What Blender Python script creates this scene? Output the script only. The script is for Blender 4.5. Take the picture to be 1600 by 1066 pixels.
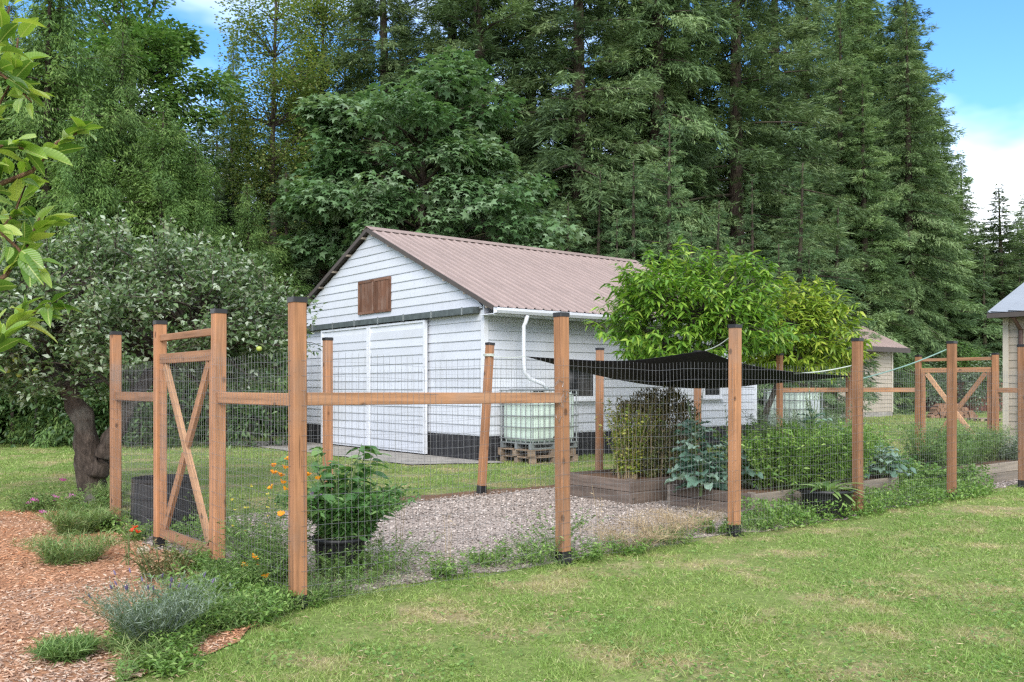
import bpy, math, random
import numpy as np
from mathutils import Vector, Matrix

for o in list(bpy.data.objects):
    bpy.data.objects.remove(o)
SC = bpy.context.scene
COL = SC.collection
R = math.radians
rng = np.random.default_rng(7)
random.seed(7)

# ------------------------------------------------------------------ camera
HC, F = 1.5, 1400.0            # eye height (m); focal length in photo pixels (1600 wide)
cam_d = bpy.data.cameras.new('camera')
cam = bpy.data.objects.new('camera', cam_d)
COL.objects.link(cam)
cam.location = (0, 0, HC)
cam.rotation_euler = (R(90), 0, 0)
cam_d.sensor_width = 36
cam_d.lens = F / 1600 * 36
cam_d.shift_y = 71 / 1600
cam_d.clip_start = 0.05
cam_d.clip_end = 2000
SC.camera = cam

# ------------------------------------------------------------------ world, sun, exposure
SUN_EL, SUN_AZ = 35.0, -176.0      # the sun stands behind the camera, a little to its left (degrees from +Y)
w = bpy.data.worlds.new('World')
SC.world = w
w.use_nodes = True
nt = w.node_tree
nt.nodes.clear()
out = nt.nodes.new('ShaderNodeOutputWorld')
bg = nt.nodes.new('ShaderNodeBackground')
sky = nt.nodes.new('ShaderNodeTexSky')
sky.sky_type = 'NISHITA'
sky.sun_disc = False
sky.sun_elevation = R(SUN_EL)
sky.sun_rotation = R(SUN_AZ)
sky.air_density = 1.0
sky.dust_density = 0.3
sky.ozone_density = 6.0
bg.inputs['Strength'].default_value = 0.10
# thin white cloud spread over the whole sky, thicker in its patches
tc = nt.nodes.new('ShaderNodeTexCoord')
mp = nt.nodes.new('ShaderNodeMapping')
mp.inputs['Scale'].default_value = (1.0, 1.0, 2.2)
mp.inputs['Location'].default_value = (14.263, 14.762, 9.0236)
nz = nt.nodes.new('ShaderNodeTexNoise')
nz.inputs['Scale'].default_value = 1.3
nz.inputs['Detail'].default_value = 6
nz.inputs['Roughness'].default_value = 0.55
rmp = nt.nodes.new('ShaderNodeValToRGB')
rmp.color_ramp.elements[0].position = 0.40
rmp.color_ramp.elements[0].color = (0, 0, 0, 1)
rmp.color_ramp.elements[1].position = 0.62
rmp.color_ramp.elements[1].color = (0.85, 0.85, 0.85, 1)
mixc = nt.nodes.new('ShaderNodeMixRGB')
mixc.inputs['Color2'].default_value = (9.6, 9.7, 9.9, 1)
L = nt.links.new
L(tc.outputs['Generated'], mp.inputs['Vector'])
L(mp.outputs['Vector'], nz.inputs['Vector'])
sep = nt.nodes.new('ShaderNodeSeparateXYZ')
L(tc.outputs['Generated'], sep.inputs[0])
low = nt.nodes.new('ShaderNodeMapRange')
low.interpolation_type = 'SMOOTHSTEP'
low.inputs['From Min'].default_value = 0.30
low.inputs['From Max'].default_value = 0.06
low.inputs['To Min'].default_value = 0.0
low.inputs['To Max'].default_value = 0.16
L(sep.outputs['Z'], low.inputs['Value'])
addn = nt.nodes.new('ShaderNodeMath')
addn.operation = 'ADD'
L(nz.outputs['Fac'], addn.inputs[0])
L(low.outputs['Result'], addn.inputs[1])
L(addn.outputs[0], rmp.inputs['Fac'])
L(rmp.outputs['Color'], mixc.inputs['Fac'])
hsv = nt.nodes.new('ShaderNodeHueSaturation')
hsv.inputs['Saturation'].default_value = 1.12
L(sky.outputs['Color'], hsv.inputs['Color'])
L(hsv.outputs['Color'], mixc.inputs['Color1'])
L(mixc.outputs['Color'], bg.inputs['Color'])
L(bg.outputs['Background'], out.inputs['Surface'])

sun_d = bpy.data.lights.new('sun', 'SUN')
sun_d.energy = 1.5
sun_d.angle = R(40)
sun_d.color = (1.0, 0.95, 0.88)
sun = bpy.data.objects.new('sun', sun_d)
COL.objects.link(sun)
el, az = R(SUN_EL), R(SUN_AZ)
sdir = Vector((math.sin(az) * math.cos(el), math.cos(az) * math.cos(el), math.sin(el)))
sun.rotation_euler = sdir.to_track_quat('Z', 'Y').to_euler()
sun.location = (0, -10, 30)

SC.view_settings.view_transform = 'Standard'
SC.view_settings.look = 'None'
SC.view_settings.gamma = 1
SC.view_settings.exposure = 1.6
SC.cycles.max_bounces = 5
SC.cycles.diffuse_bounces = 4
SC.cycles.glossy_bounces = 2
SC.cycles.transmission_bounces = 4
SC.cycles.transparent_max_bounces = 8
SC.cycles.use_denoising = False
SC.cycles.filter_width = 1.35
SC.cycles.sampling_pattern = 'BLUE_NOISE'
SC.cycles.sample_clamp_indirect = 3.0
SC.cycles.use_adaptive_sampling = False

# ------------------------------------------------------------------ frames: garden and barn share one plan direction
U = np.array([1750.0, 1400.0]); U /= np.hypot(*U)       # along the long fence and the barn's side
V = np.array([-U[1], U[0]])                             # along the gate fence and the barn's front
TH = math.atan2(U[1], U[0])
P0 = np.array([-1.45, 6.07])                            # the fence's corner post
BC = np.array([-0.547, 17.8])                           # the barn's corner


def G(t, s):
    return P0 + t * U + s * V


def Bp(b, a):
    return BC + b * U + a * V


def ground(px, py):
    y = HC * F / (py - 604.0)
    return np.array([(px - 800) / F * y, y])


def at(px, py, y):
    return Vector(((px - 800) / F * y, y, HC + (604 - py) / F * y))


def t_on_line(px, s):
    """t along the line s = const of the garden at photo column px"""
    k = (px - 800) / F
    o = P0 + s * V
    return (k * o[1] - o[0]) / (U[0] - k * U[1])


# ------------------------------------------------------------------ material helpers
class N:
    """tiny node builder"""
    def __init__(self, name):
        self.m = bpy.data.materials.new(name)
        self.m.use_nodes = True
        self.t = self.m.node_tree
        self.b = self.t.nodes['Principled BSDF']
        self.o = self.t.nodes['Material Output']

    def n(self, kind, **kw):
        x = self.t.nodes.new(kind)
        for k, v in kw.items():
            setattr(x, k, v)
        return x

    def link(self, a, b):
        self.t.links.new(a, b)

    def coord(self, kind='Object', scale=(1, 1, 1)):
        c = self.n('ShaderNodeTexCoord')
        m = self.n('ShaderNodeMapping')
        m.inputs['Scale'].default_value = scale
        self.link(c.outputs[kind], m.inputs['Vector'])
        return m.outputs['Vector']

    def world(self, scale=(1, 1, 1)):
        c = self.n('ShaderNodeNewGeometry')
        m = self.n('ShaderNodeMapping')
        m.inputs['Scale'].default_value = scale
        self.link(c.outputs['Position'], m.inputs['Vector'])
        return m.outputs['Vector']

    def noise(self, vec, scale, detail=4, rough=0.55):
        x = self.n('ShaderNodeTexNoise')
        x.inputs['Scale'].default_value = scale
        x.inputs['Detail'].default_value = detail
        x.inputs['Roughness'].default_value = rough
        if vec is not None:
            self.link(vec, x.inputs['Vector'])
        return x.outputs['Fac']

    def ramp(self, fac, stops):
        x = self.n('ShaderNodeValToRGB')
        e = x.color_ramp.elements
        while len(e) < len(stops):
            e.new(0.5)
        for i, (p, c) in enumerate(stops):
            e[i].position = p
            e[i].color = (*c, 1)
        self.link(fac, x.inputs['Fac'])
        return x.outputs['Color']

    def mix(self, fac, a, b, mode='MIX'):
        x = self.n('ShaderNodeMixRGB', blend_type=mode)
        for sock, v in ((x.inputs['Fac'], fac), (x.inputs['Color1'], a), (x.inputs['Color2'], b)):
            if isinstance(v, (int, float)):
                sock.default_value = v
            elif isinstance(v, tuple):
                sock.default_value = (*v, 1)
            else:
                self.link(v, sock)
        return x.outputs['Color']

    def bump(self, h, strength=0.3, dist=0.01):
        x = self.n('ShaderNodeBump')
        x.inputs['Strength'].default_value = strength
        x.inputs['Distance'].default_value = dist
        self.link(h, x.inputs['Height'])
        self.link(x.outputs['Normal'], self.b.inputs['Normal'])

    def base(self, c):
        if isinstance(c, tuple):
            self.b.inputs['Base Color'].default_value = (*c, 1)
        else:
            self.link(c, self.b.inputs['Base Color'])

    def set(self, rough=0.6, metal=0.0, spec=0.5):
        self.b.inputs['Roughness'].default_value = rough
        self.b.inputs['Metallic'].default_value = metal
        self.b.inputs['Specular IOR Level'].default_value = spec
        return self.m


def rand_island(k):
    g = k.n('ShaderNodeNewGeometry')
    oi = k.n('ShaderNodeObjectInfo')
    a = k.n('ShaderNodeMath', operation='ADD')
    k.link(g.outputs['Random Per Island'], a.inputs[0])
    k.link(oi.outputs['Random'], a.inputs[1])
    f = k.n('ShaderNodeMath', operation='FRACT')
    k.link(a.outputs[0], f.inputs[0])
    return f.outputs[0]


def leaf_mat(name, stops, rough=0.5, transl=0.3, tint=(1.25, 1.35, 0.7), spec=0.35, treevar=0.0, tone=0.0):
    k = N(name)
    r_ = rand_island(k)
    if tone:          # each branch or clump has a shade of its own, each leaf varies around it
        at_ = k.n('ShaderNodeAttribute', attribute_name='tone')
        mt_ = k.n('ShaderNodeMix')
        mt_.inputs['Factor'].default_value = tone
        k.link(r_, mt_.inputs['A'])
        k.link(at_.outputs['Fac'], mt_.inputs['B'])
        r_ = mt_.outputs['Result']
    c = k.ramp(r_, stops)
    if treevar:
        oi = k.n('ShaderNodeObjectInfo')
        hs = k.n('ShaderNodeHueSaturation')
        v = k.n('ShaderNodeMapRange')
        v.inputs['To Min'].default_value = 1 - treevar
        v.inputs['To Max'].default_value = 1 + treevar
        k.link(oi.outputs['Random'], v.inputs['Value'])
        k.link(v.outputs['Result'], hs.inputs['Value'])
        k.link(c, hs.inputs['Color'])
        c = hs.outputs['Color']
    k.base(c)
    k.set(rough, 0, spec)
    if transl:
        tr = k.n('ShaderNodeBsdfTranslucent')
        k.link(k.mix(1.0, c, tint, 'MULTIPLY'), tr.inputs['Color'])
        mx = k.n('ShaderNodeMixShader')
        mx.inputs['Fac'].default_value = transl
        k.link(k.b.outputs['BSDF'], mx.inputs[1])
        k.link(tr.outputs['BSDF'], mx.inputs[2])
        k.link(mx.outputs['Shader'], k.o.inputs['Surface'])
    return k.m


def plain(name, c, rough=0.6, metal=0.0, spec=0.5, var=0.12, scale=6.0, bump=0.0):
    k = N(name)
    f = k.noise(k.coord('Object'), scale, 5)
    dark = tuple(x * (1 - var) for x in c)
    lite = tuple(min(1, x * (1 + var)) for x in c)
    k.base(k.ramp(f, [(0.3, dark), (0.7, lite)]))
    if bump:
        k.bump(f, bump, 0.01)
    return k.set(rough, metal, spec)


def wood(name, c, axis=2, dark=0.55, rough=0.75, spec=0.25, weather=None):
    k = N(name)
    sc = [9, 9, 9]
    sc[axis] = 0.5
    oi = k.n('ShaderNodeObjectInfo')
    cc = k.n('ShaderNodeTexCoord')
    add = k.n('ShaderNodeVectorMath', operation='ADD')
    sca = k.n('ShaderNodeVectorMath', operation='SCALE')
    comb = k.n('ShaderNodeCombineXYZ')
    for i in range(3):
        k.link(oi.outputs['Random'], comb.inputs[i])
    k.link(comb.outputs[0], sca.inputs[0])
    sca.inputs['Scale'].default_value = 37.0
    k.link(cc.outputs['Object'], add.inputs[0])
    k.link(sca.outputs[0], add.inputs[1])
    mpn = k.n('ShaderNodeMapping')
    mpn.inputs['Scale'].default_value = sc
    k.link(add.outputs[0], mpn.inputs['Vector'])
    f = k.noise(mpn.outputs['Vector'], 2.6, 6, 0.65)
    g2 = k.noise(add.outputs[0], 3.0, 3)
    col = k.ramp(f, [(0.30, tuple(x * dark for x in c)), (0.5, c), (0.72, tuple(min(1, x * 1.3) for x in c))])
    col = k.mix(k.ramp(g2, [(0.45, (0, 0, 0)), (0.75, (0.6, 0.6, 0.6))]), col, weather or tuple(x * 0.7 for x in c))
    vor = k.n('ShaderNodeTexVoronoi')
    vor.inputs['Scale'].default_value = 3.2
    mk = k.n('ShaderNodeMapping')
    s2 = [1.6, 1.6, 1.6]
    s2[axis] = 1.0
    mk.inputs['Scale'].default_value = s2
    k.link(add.outputs[0], mk.inputs['Vector'])
    k.link(mk.outputs['Vector'], vor.inputs['Vector'])
    knot = k.ramp(vor.outputs['Distance'], [(0.07, (1, 1, 1)), (0.125, (0, 0, 0))])
    col = k.mix(knot, col, tuple(x * 0.35 for x in c))
    s3 = [34, 34, 34]
    s3[axis] = 0.9
    mc = k.n('ShaderNodeMapping')
    mc.inputs['Scale'].default_value = s3
    k.link(add.outputs[0], mc.inputs['Vector'])
    crack = k.noise(mc.outputs['Vector'], 2.0, 3, 0.6)
    col = k.mix(k.ramp(crack, [(0.29, (0.85, 0.85, 0.85)), (0.36, (0, 0, 0))]), col, tuple(x * 0.3 for x in c))
    col = k.mix(k.ramp(k.noise(add.outputs[0], 1.3, 5, 0.7), [(0.5, (0, 0, 0)), (0.72, (0.45, 0.45, 0.45))]), col, (0.20, 0.165, 0.14))
    hv = k.n('ShaderNodeHueSaturation')
    mr = k.n('ShaderNodeMapRange')
    mr.inputs['To Min'].default_value = 0.72
    mr.inputs['To Max'].default_value = 1.18
    k.link(oi.outputs['Random'], mr.inputs['Value'])
    k.link(mr.outputs['Result'], hv.inputs['Value'])
    k.link(col, hv.inputs['Color'])
    k.base(hv.outputs['Color'])
    k.bump(f, 0.35, 0.004)
    return k.set(rough, 0, spec)


M = {}
M['cedar'] = wood('stained cedar upright', (0.30, 0.145, 0.07), 2)
M['cedar_x'] = wood('stained cedar lengthwise', (0.32, 0.165, 0.085), 0)
M['cedar_pale'] = wood('pale cedar brace', (0.42, 0.24, 0.13), 0)
M['greywood'] = wood('weathered grey board', (0.13, 0.098, 0.078), 0, weather=(0.075, 0.058, 0.048))
M['greywood_pale'] = wood('pale weathered board', (0.27, 0.225, 0.175), 0, weather=(0.17, 0.14, 0.11))
M['shutter'] = wood('old brown shutter', (0.13, 0.06, 0.035), 2, weather=(0.19, 0.12, 0.09))
M['pallet'] = wood('pallet wood', (0.26, 0.19, 0.13), 0, weather=(0.12, 0.09, 0.07))
M['redwood'] = wood('reddish board', (0.16, 0.06, 0.04), 2)
M['black'] = plain('black plastic', (0.012, 0.012, 0.013), 0.45, 0, 0.4)
M['wire'] = plain('galvanised wire', (0.20, 0.20, 0.20), 0.45, 0.55, 0.5)
M['steel'] = plain('grey steel', (0.26, 0.28, 0.28), 0.45, 0.6, 0.5)
M['track'] = plain('green grey track', (0.075, 0.09, 0.09), 0.6, 0.2, 0.4, 0.3)
M['glass'] = plain('dark window glass', (0.01, 0.012, 0.014), 0.08, 0, 0.6)
M['cloth'] = None
M['rope'] = plain('pale rope', (0.42, 0.46, 0.40), 0.8)
M['rope_green'] = plain('green rope', (0.16, 0.26, 0.22), 0.8)
M['bark_dark'] = None


def mat_vinyl(name, c, dirt):
    k = N(name)
    v = k.world((1, 1, 1))
    n1 = k.noise(v, 1.3, 5)
    n2 = k.noise(k.world((6, 6, 0.8)), 3.0, 4)
    oi = k.n('ShaderNodeObjectInfo')
    col = k.mix(k.ramp(n1, [(0.42, (0, 0, 0)), (0.8, (0.5, 0.5, 0.5))]), c, dirt)
    col = k.mix(k.ramp(n2, [(0.5, (0, 0, 0)), (0.85, (0.35, 0.35, 0.35))]), col, dirt)
    n3 = k.noise(k.world((2.5, 2.5, 1.2)), 4.0, 6, 0.7)
    col = k.mix(k.ramp(n3, [(0.56, (0, 0, 0)), (0.74, (0.35, 0.35, 0.35))]), col, tuple(x * 0.72 for x in dirt))
    hv = k.n('ShaderNodeHueSaturation')
    mr = k.n('ShaderNodeMapRange')
    mr.inputs['To Min'].default_value = 0.92
    mr.inputs['To Max'].default_value = 1.04
    k.link(oi.outputs['Random'], mr.inputs['Value'])
    k.link(mr.outputs['Result'], hv.inputs['Value'])
    k.link(col, hv.inputs['Color'])
    k.base(hv.outputs['Color'])
    return k.set(0.5, 0, 0.3)


M['vinyl'] = mat_vinyl('white siding', (0.495, 0.515, 0.555), (0.43, 0.44, 0.44))
M['white'] = mat_vinyl('white painted trim', (0.58, 0.60, 0.64), (0.50, 0.50, 0.49))
M['beige'] = mat_vinyl('beige siding', (0.34, 0.29, 0.225), (0.27, 0.23, 0.18))
M['beige_trim'] = mat_vinyl('beige trim', (0.46, 0.41, 0.33), (0.38, 0.34, 0.28))


def mat_roof(name, c):
    k = N(name)
    v = k.coord('Object', (1, 1, 1))
    n1 = k.noise(v, 0.8, 6)
    n2 = k.noise(k.coord('Object', (8, 0.6, 0.6)), 3, 4)
    col = k.ramp(n1, [(0.3, tuple(x * 0.86 for x in c)), (0.7, tuple(x * 1.12 for x in c))])
    col = k.mix(k.ramp(n2, [(0.45, (0, 0, 0)), (0.8, (0.6, 0.6, 0.6))]), col, tuple(x * 0.66 for x in c))
    k.base(col)
    return k.set(0.42, 0.0, 0.5)


M['roof'] = mat_roof('brown ribbed roof metal', (0.275, 0.208, 0.185))
M['roof_grey'] = mat_roof('grey roof metal', (0.22, 0.245, 0.27))
M['skirt'] = plain('black skirting board', (0.017, 0.017, 0.019), 0.7, 0, 0.3, 0.5, 8)
M['under'] = plain('dark roof underside', (0.06, 0.05, 0.045), 0.9)
M['concrete'] = plain('old concrete', (0.27, 0.25, 0.22), 0.9, 0, 0.2, 0.3, 3.0, 0.3)
M['tank'] = plain('cloudy tank plastic', (0.50, 0.60, 0.52), 0.35, 0, 0.4, 0.10, 2.5)
M['panel_white'] = plain('pale metal plate', (0.46, 0.50, 0.52), 0.5, 0.2)


def mat_cloth():
    k = N('black shade cloth')
    v = k.coord('Object', (90, 90, 90))
    k.base(k.ramp(k.noise(v, 3, 2), [(0.3, (0.008, 0.008, 0.011)), (0.7, (0.022, 0.022, 0.028))]))
    return k.set(0.85, 0, 0.2)


M['cloth'] = mat_cloth()


def mat_bark(name, c, moss=(0.10, 0.11, 0.05), sc=6):
    k = N(name)
    v = k.coord('Object', (3, 3, 0.7))
    f = k.noise(v, sc, 6, 0.7)
    g = k.noise(k.coord('Object'), 2.0, 4)
    col = k.ramp(f, [(0.32, tuple(x * 0.35 for x in c)), (0.55, c), (0.75, tuple(x * 1.7 for x in c))])
    col = k.mix(k.ramp(g, [(0.5, (0, 0, 0)), (0.7, (0.6, 0.6, 0.6))]), col, moss)
    k.base(col)
    k.bump(f, 1.0, 0.06)
    return k.set(0.95, 0, 0.15)


M['bark'] = mat_bark('grey brown bark', (0.065, 0.05, 0.04))
M['bark_dark'] = mat_bark('dark rough bark', (0.075, 0.058, 0.046), (0.20, 0.20, 0.17), 7)
M['bark_red'] = mat_bark('smooth reddish twig', (0.24, 0.14, 0.08), (0.20, 0.18, 0.08), 10)
M['stem'] = plain('green stem', (0.10, 0.15, 0.045), 0.7)
M['drystem'] = plain('dry stem', (0.34, 0.26, 0.15), 0.9)

# ---- leaves
M['fir'] = leaf_mat('fir needles', [(0.15, (0.058, 0.098, 0.044)), (0.45, (0.115, 0.188, 0.074)), (0.68, (0.185, 0.275, 0.112)), (0.88, (0.26, 0.345, 0.165))], 0.6, 0.3, (1.2, 1.2, 0.85), treevar=0.25, tone=0.6)
M['fir_young'] = leaf_mat('young fir needles', [(0.15, (0.066, 0.125, 0.060)), (0.5, (0.130, 0.220, 0.095)), (0.85, (0.24, 0.33, 0.155))], 0.6, 0.3, (1.2, 1.2, 0.85), treevar=0.2, tone=0.55)
M['cedar_leaf'] = leaf_mat('cedar sprays', [(0.15, (0.060, 0.120, 0.032)), (0.5, (0.115, 0.205, 0.052)), (0.85, (0.20, 0.30, 0.085))], 0.55, 0.3, treevar=0.12, tone=0.5)
M['maple'] = leaf_mat('maple leaves', [(0.12, (0.055, 0.115, 0.042)), (0.45, (0.100, 0.185, 0.072)), (0.75, (0.185, 0.275, 0.150)), (0.95, (0.25, 0.33, 0.21))], 0.4, 0.3, tone=0.45)
M['broad'] = leaf_mat('small broad leaves', [(0.1, (0.060, 0.13, 0.034)), (0.55, (0.12, 0.225, 0.06)), (0.9, (0.20, 0.29, 0.10))], 0.45, 0.3, tone=0.4)
M['alder'] = leaf_mat('thin yellowing leaves', [(0.0, (0.075, 0.13, 0.035)), (0.6, (0.15, 0.215, 0.065)), (1.0, (0.28, 0.29, 0.09))], 0.5, 0.4)
M['apple'] = leaf_mat('apple leaves', [(0.0, (0.055, 0.10, 0.038)), (0.45, (0.105, 0.170, 0.066)), (0.68, (0.155, 0.225, 0.10)), (0.76, (0.27, 0.33, 0.22)), (1.0, (0.40, 0.45, 0.35))], 0.45, 0.3)
M['peach'] = leaf_mat('peach leaves', [(0.0, (0.06, 0.145, 0.020)), (0.5, (0.13, 0.26, 0.034)), (0.9, (0.24, 0.38, 0.05)), (1.0, (0.36, 0.46, 0.09))], 0.38, 0.35)
M['peach_y'] = leaf_mat('yellowish peach leaves', [(0.0, (0.10, 0.18, 0.022)), (0.5, (0.22, 0.33, 0.04)), (0.9, (0.34, 0.42, 0.06)), (1.0, (0.42, 0.44, 0.09))], 0.4, 0.35)
M['pear'] = None


def pear_mat():
    k = N('glossy pear leaves')
    c = k.ramp(rand_island(k), [(0.0, (0.06, 0.135, 0.022)), (0.5, (0.14, 0.245, 0.036)), (0.85, (0.24, 0.34, 0.06)), (1.0, (0.34, 0.40, 0.09))])
    tcx = k.n('ShaderNodeTexCoord')
    sp = k.n('ShaderNodeSeparateXYZ')
    k.link(tcx.outputs['Object'], sp.inputs[0])
    ab = k.n('ShaderNodeMath', operation='ABSOLUTE')
    k.link(sp.outputs['Y'], ab.inputs[0])
    rib = k.ramp(ab.outputs[0], [(0.008, (1, 1, 1)), (0.022, (0, 0, 0))])
    # side veins slant away from the midrib
    mad = k.n('ShaderNodeMath', operation='MULTIPLY_ADD')
    k.link(ab.outputs[0], mad.inputs[0])
    mad.inputs[1].default_value = -0.8
    k.link(sp.outputs['X'], mad.inputs[2])
    sn = k.n('ShaderNodeMath', operation='MULTIPLY')
    k.link(mad.outputs[0], sn.inputs[0])
    sn.inputs[1].default_value = 62.0
    si = k.n('ShaderNodeMath', operation='SINE')
    k.link(sn.outputs[0], si.inputs[0])
    vein = k.ramp(si.outputs[0], [(0.80, (0, 0, 0)), (0.98, (0.5, 0.5, 0.5))])
    c = k.mix(vein, c, k.mix(1.0, c, (1.35, 1.3, 1.2), 'MULTIPLY'))
    c = k.mix(rib, c, (0.36, 0.42, 0.13))
    spots = k.noise(k.coord('Object', (1, 1, 1)), 9.0, 5, 0.7)
    c = k.mix(k.ramp(spots, [(0.62, (0, 0, 0)), (0.72, (0.55, 0.55, 0.55))]), c, (0.20, 0.17, 0.05))
    k.base(c)
    k.bump(si.outputs[0], 0.15, 0.01)
    k.set(0.36, 0, 0.5)
    tr = k.n('ShaderNodeBsdfTranslucent')
    k.link(k.mix(1.0, c, (1.3, 1.35, 0.6), 'MULTIPLY'), tr.inputs['Color'])
    mx = k.n('ShaderNodeMixShader')
    mx.inputs['Fac'].default_value = 0.38
    k.link(k.b.outputs['BSDF'], mx.inputs[1])
    k.link(tr.outputs['BSDF'], mx.inputs[2])
    k.link(mx.outputs['Shader'], k.o.inputs['Surface'])
    return k.m


M['pear'] = pear_mat()
M['laurel'] = leaf_mat('dark hedge leaves', [(0.0, (0.022, 0.05, 0.016)), (0.6, (0.05, 0.10, 0.03)), (1.0, (0.11, 0.17, 0.055))], 0.4, 0.15)
M['dahlia'] = leaf_mat('fresh green leaves', [(0.0, (0.05, 0.135, 0.033)), (0.6, (0.10, 0.22, 0.055)), (1.0, (0.19, 0.31, 0.10))], 0.45, 0.3)
M['kale'] = leaf_mat('blue green kale leaves', [(0.0, (0.075, 0.15, 0.105)), (0.6, (0.15, 0.25, 0.185)), (1.0, (0.28, 0.39, 0.31))], 0.5, 0.2)
M['tomato'] = leaf_mat('bush leaves', [(0.0, (0.10, 0.21, 0.038)), (0.6, (0.20, 0.34, 0.07)), (1.0, (0.34, 0.46, 0.13))], 0.5, 0.35)
M['herb'] = leaf_mat('light herb leaves', [(0.0, (0.06, 0.13, 0.03)), (0.6, (0.14, 0.24, 0.06)), (1.0, (0.26, 0.36, 0.13))], 0.55, 0.3)
M['greyherb'] = leaf_mat('grey green leaves', [(0.0, (0.08, 0.12, 0.07)), (0.6, (0.17, 0.23, 0.15)), (1.0, (0.30, 0.36, 0.26))], 0.6, 0.25)
M['brownbush'] = leaf_mat('browning leaves', [(0.0, (0.08, 0.085, 0.03)), (0.5, (0.15, 0.135, 0.055)), (1.0, (0.27, 0.20, 0.10))], 0.6, 0.2)
M['yellowbush'] = leaf_mat('yellow green leaves', [(0.0, (0.09, 0.15, 0.025)), (0.6, (0.23, 0.29, 0.045)), (1.0, (0.42, 0.40, 0.08))], 0.5, 0.3)
M['lavender'] = leaf_mat('lavender leaves', [(0.0, (0.075, 0.11, 0.075)), (0.6, (0.16, 0.215, 0.155)), (1.0, (0.29, 0.34, 0.26))], 0.6, 0.2)
M['purple'] = leaf_mat('purple flower heads', [(0.0, (0.06, 0.05, 0.10)), (1.0, (0.14, 0.11, 0.19))], 0.7, 0.1)
M['weed'] = leaf_mat('weed leaves', [(0.0, (0.075, 0.16, 0.03)), (0.6, (0.15, 0.26, 0.055)), (1.0, (0.25, 0.36, 0.10))], 0.5, 0.3)
M['drygrass'] = leaf_mat('dry grass', [(0.0, (0.24, 0.165, 0.085)), (0.6, (0.40, 0.30, 0.17)), (1.0, (0.52, 0.42, 0.26))], 0.7, 0.2, (1, 0.95, 0.8))
M['tuft'] = leaf_mat('tuft grass', [(0.0, (0.07, 0.135, 0.03)), (0.6, (0.16, 0.25, 0.07)), (1.0, (0.32, 0.36, 0.16))], 0.55, 0.3)
M['orange'] = leaf_mat('orange petals', [(0.0, (0.75, 0.27, 0.01)), (1.0, (0.85, 0.40, 0.02))], 0.5, 0.3, (1.1, 1, 0.8))
M['yellow'] = leaf_mat('yellow petals', [(0.0, (0.75, 0.60, 0.03)), (1.0, (0.85, 0.75, 0.10))], 0.5, 0.3, (1.1, 1, 0.8))
M['pink'] = leaf_mat('pink petals', [(0.0, (0.50, 0.10, 0.33)), (1.0, (0.62, 0.22, 0.48))], 0.5, 0.3, (1.1, 0.9, 1))
M['mauve'] = leaf_mat('mauve petals', [(0.0, (0.40, 0.22, 0.48)), (1.0, (0.58, 0.38, 0.64))], 0.5, 0.3, (1.1, 0.9, 1))
M['red'] = leaf_mat('red petals', [(0.0, (0.65, 0.04, 0.015)), (1.0, (0.75, 0.10, 0.03))], 0.5, 0.3, (1.1, 1, 0.8))
M['applefruit'] = plain('green apple skin', (0.25, 0.30, 0.05), 0.4, 0, 0.5, 0.2, 12)
M['litter'] = None


def grass_mat():
    """mown blades: dry and green patches follow one noise over the ground"""
    k = N('lawn grass blades')
    r = rand_island(k)
    green = k.ramp(r, [(0.0, (0.13, 0.205, 0.040)), (0.5, (0.225, 0.315, 0.075)), (0.85, (0.31, 0.40, 0.115)), (1.0, (0.47, 0.43, 0.22))])
    dry = k.ramp(r, [(0.0, (0.26, 0.24, 0.09)), (0.6, (0.43, 0.35, 0.18)), (1.0, (0.54, 0.46, 0.29))])
    n1 = k.noise(k.world(), 1.15, 7, 0.68)
    m = k.ramp(n1, [(0.51, (0, 0, 0)), (0.65, (0.85, 0.85, 0.85))])
    lush = k.noise(k.world(), 0.5, 3)
    green2 = k.mix(k.ramp(lush, [(0.4, (0, 0, 0)), (0.62, (0.75, 0.75, 0.75))]), green, k.mix(1.0, green, (0.62, 0.82, 0.62), 'MULTIPLY'))
    c = k.mix(m, green2, dry)
    k.base(c)
    k.set(0.55, 0, 0.25)
    tr = k.n('ShaderNodeBsdfTranslucent')
    k.link(k.mix(1.0, c, (1.2, 1.25, 0.7), 'MULTIPLY'), tr.inputs['Color'])
    mx = k.n('ShaderNodeMixShader')
    mx.inputs['Fac'].default_value = 0.25
    k.link(k.b.outputs['BSDF'], mx.inputs[1])
    k.link(tr.outputs['BSDF'], mx.inputs[2])
    k.link(mx.outputs['Shader'], k.o.inputs['Surface'])
    return k.m


M['grass'] = grass_mat()


def lawn_mat():
    k = N('lawn soil and thatch')
    n1 = k.noise(k.world(), 1.15, 7, 0.68)
    n2 = k.noise(k.world(), 22.0, 5, 0.7)
    green = k.ramp(n2, [(0.3, (0.095, 0.130, 0.035)), (0.7, (0.20, 0.25, 0.075))])
    dry = k.ramp(n2, [(0.3, (0.20, 0.16, 0.08)), (0.7, (0.38, 0.31, 0.18))])
    k.base(k.mix(k.ramp(n1, [(0.49, (0, 0, 0)), (0.62, (0.9, 0.9, 0.9))]), green, dry))
    k.bump(n2, 0.5, 0.03)
    return k.set(0.95, 0, 0.1)


M['lawn'] = lawn_mat()


def ground_mat(name, stops, sc, bump=0.6):
    k = N(name)
    n2 = k.noise(k.world(), sc, 6, 0.7)
    n1 = k.noise(k.world(), 0.9, 4)
    c = k.ramp(n2, stops)
    c = k.mix(k.ramp(n1, [(0.4, (0, 0, 0)), (0.7, (0.5, 0.5, 0.5))]), c, k.mix(1.0, c, (0.72, 0.70, 0.68), 'MULTIPLY'))
    k.base(c)
    k.bump(n2, bump, 0.03)
    return k.set(0.95, 0, 0.1)


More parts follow.
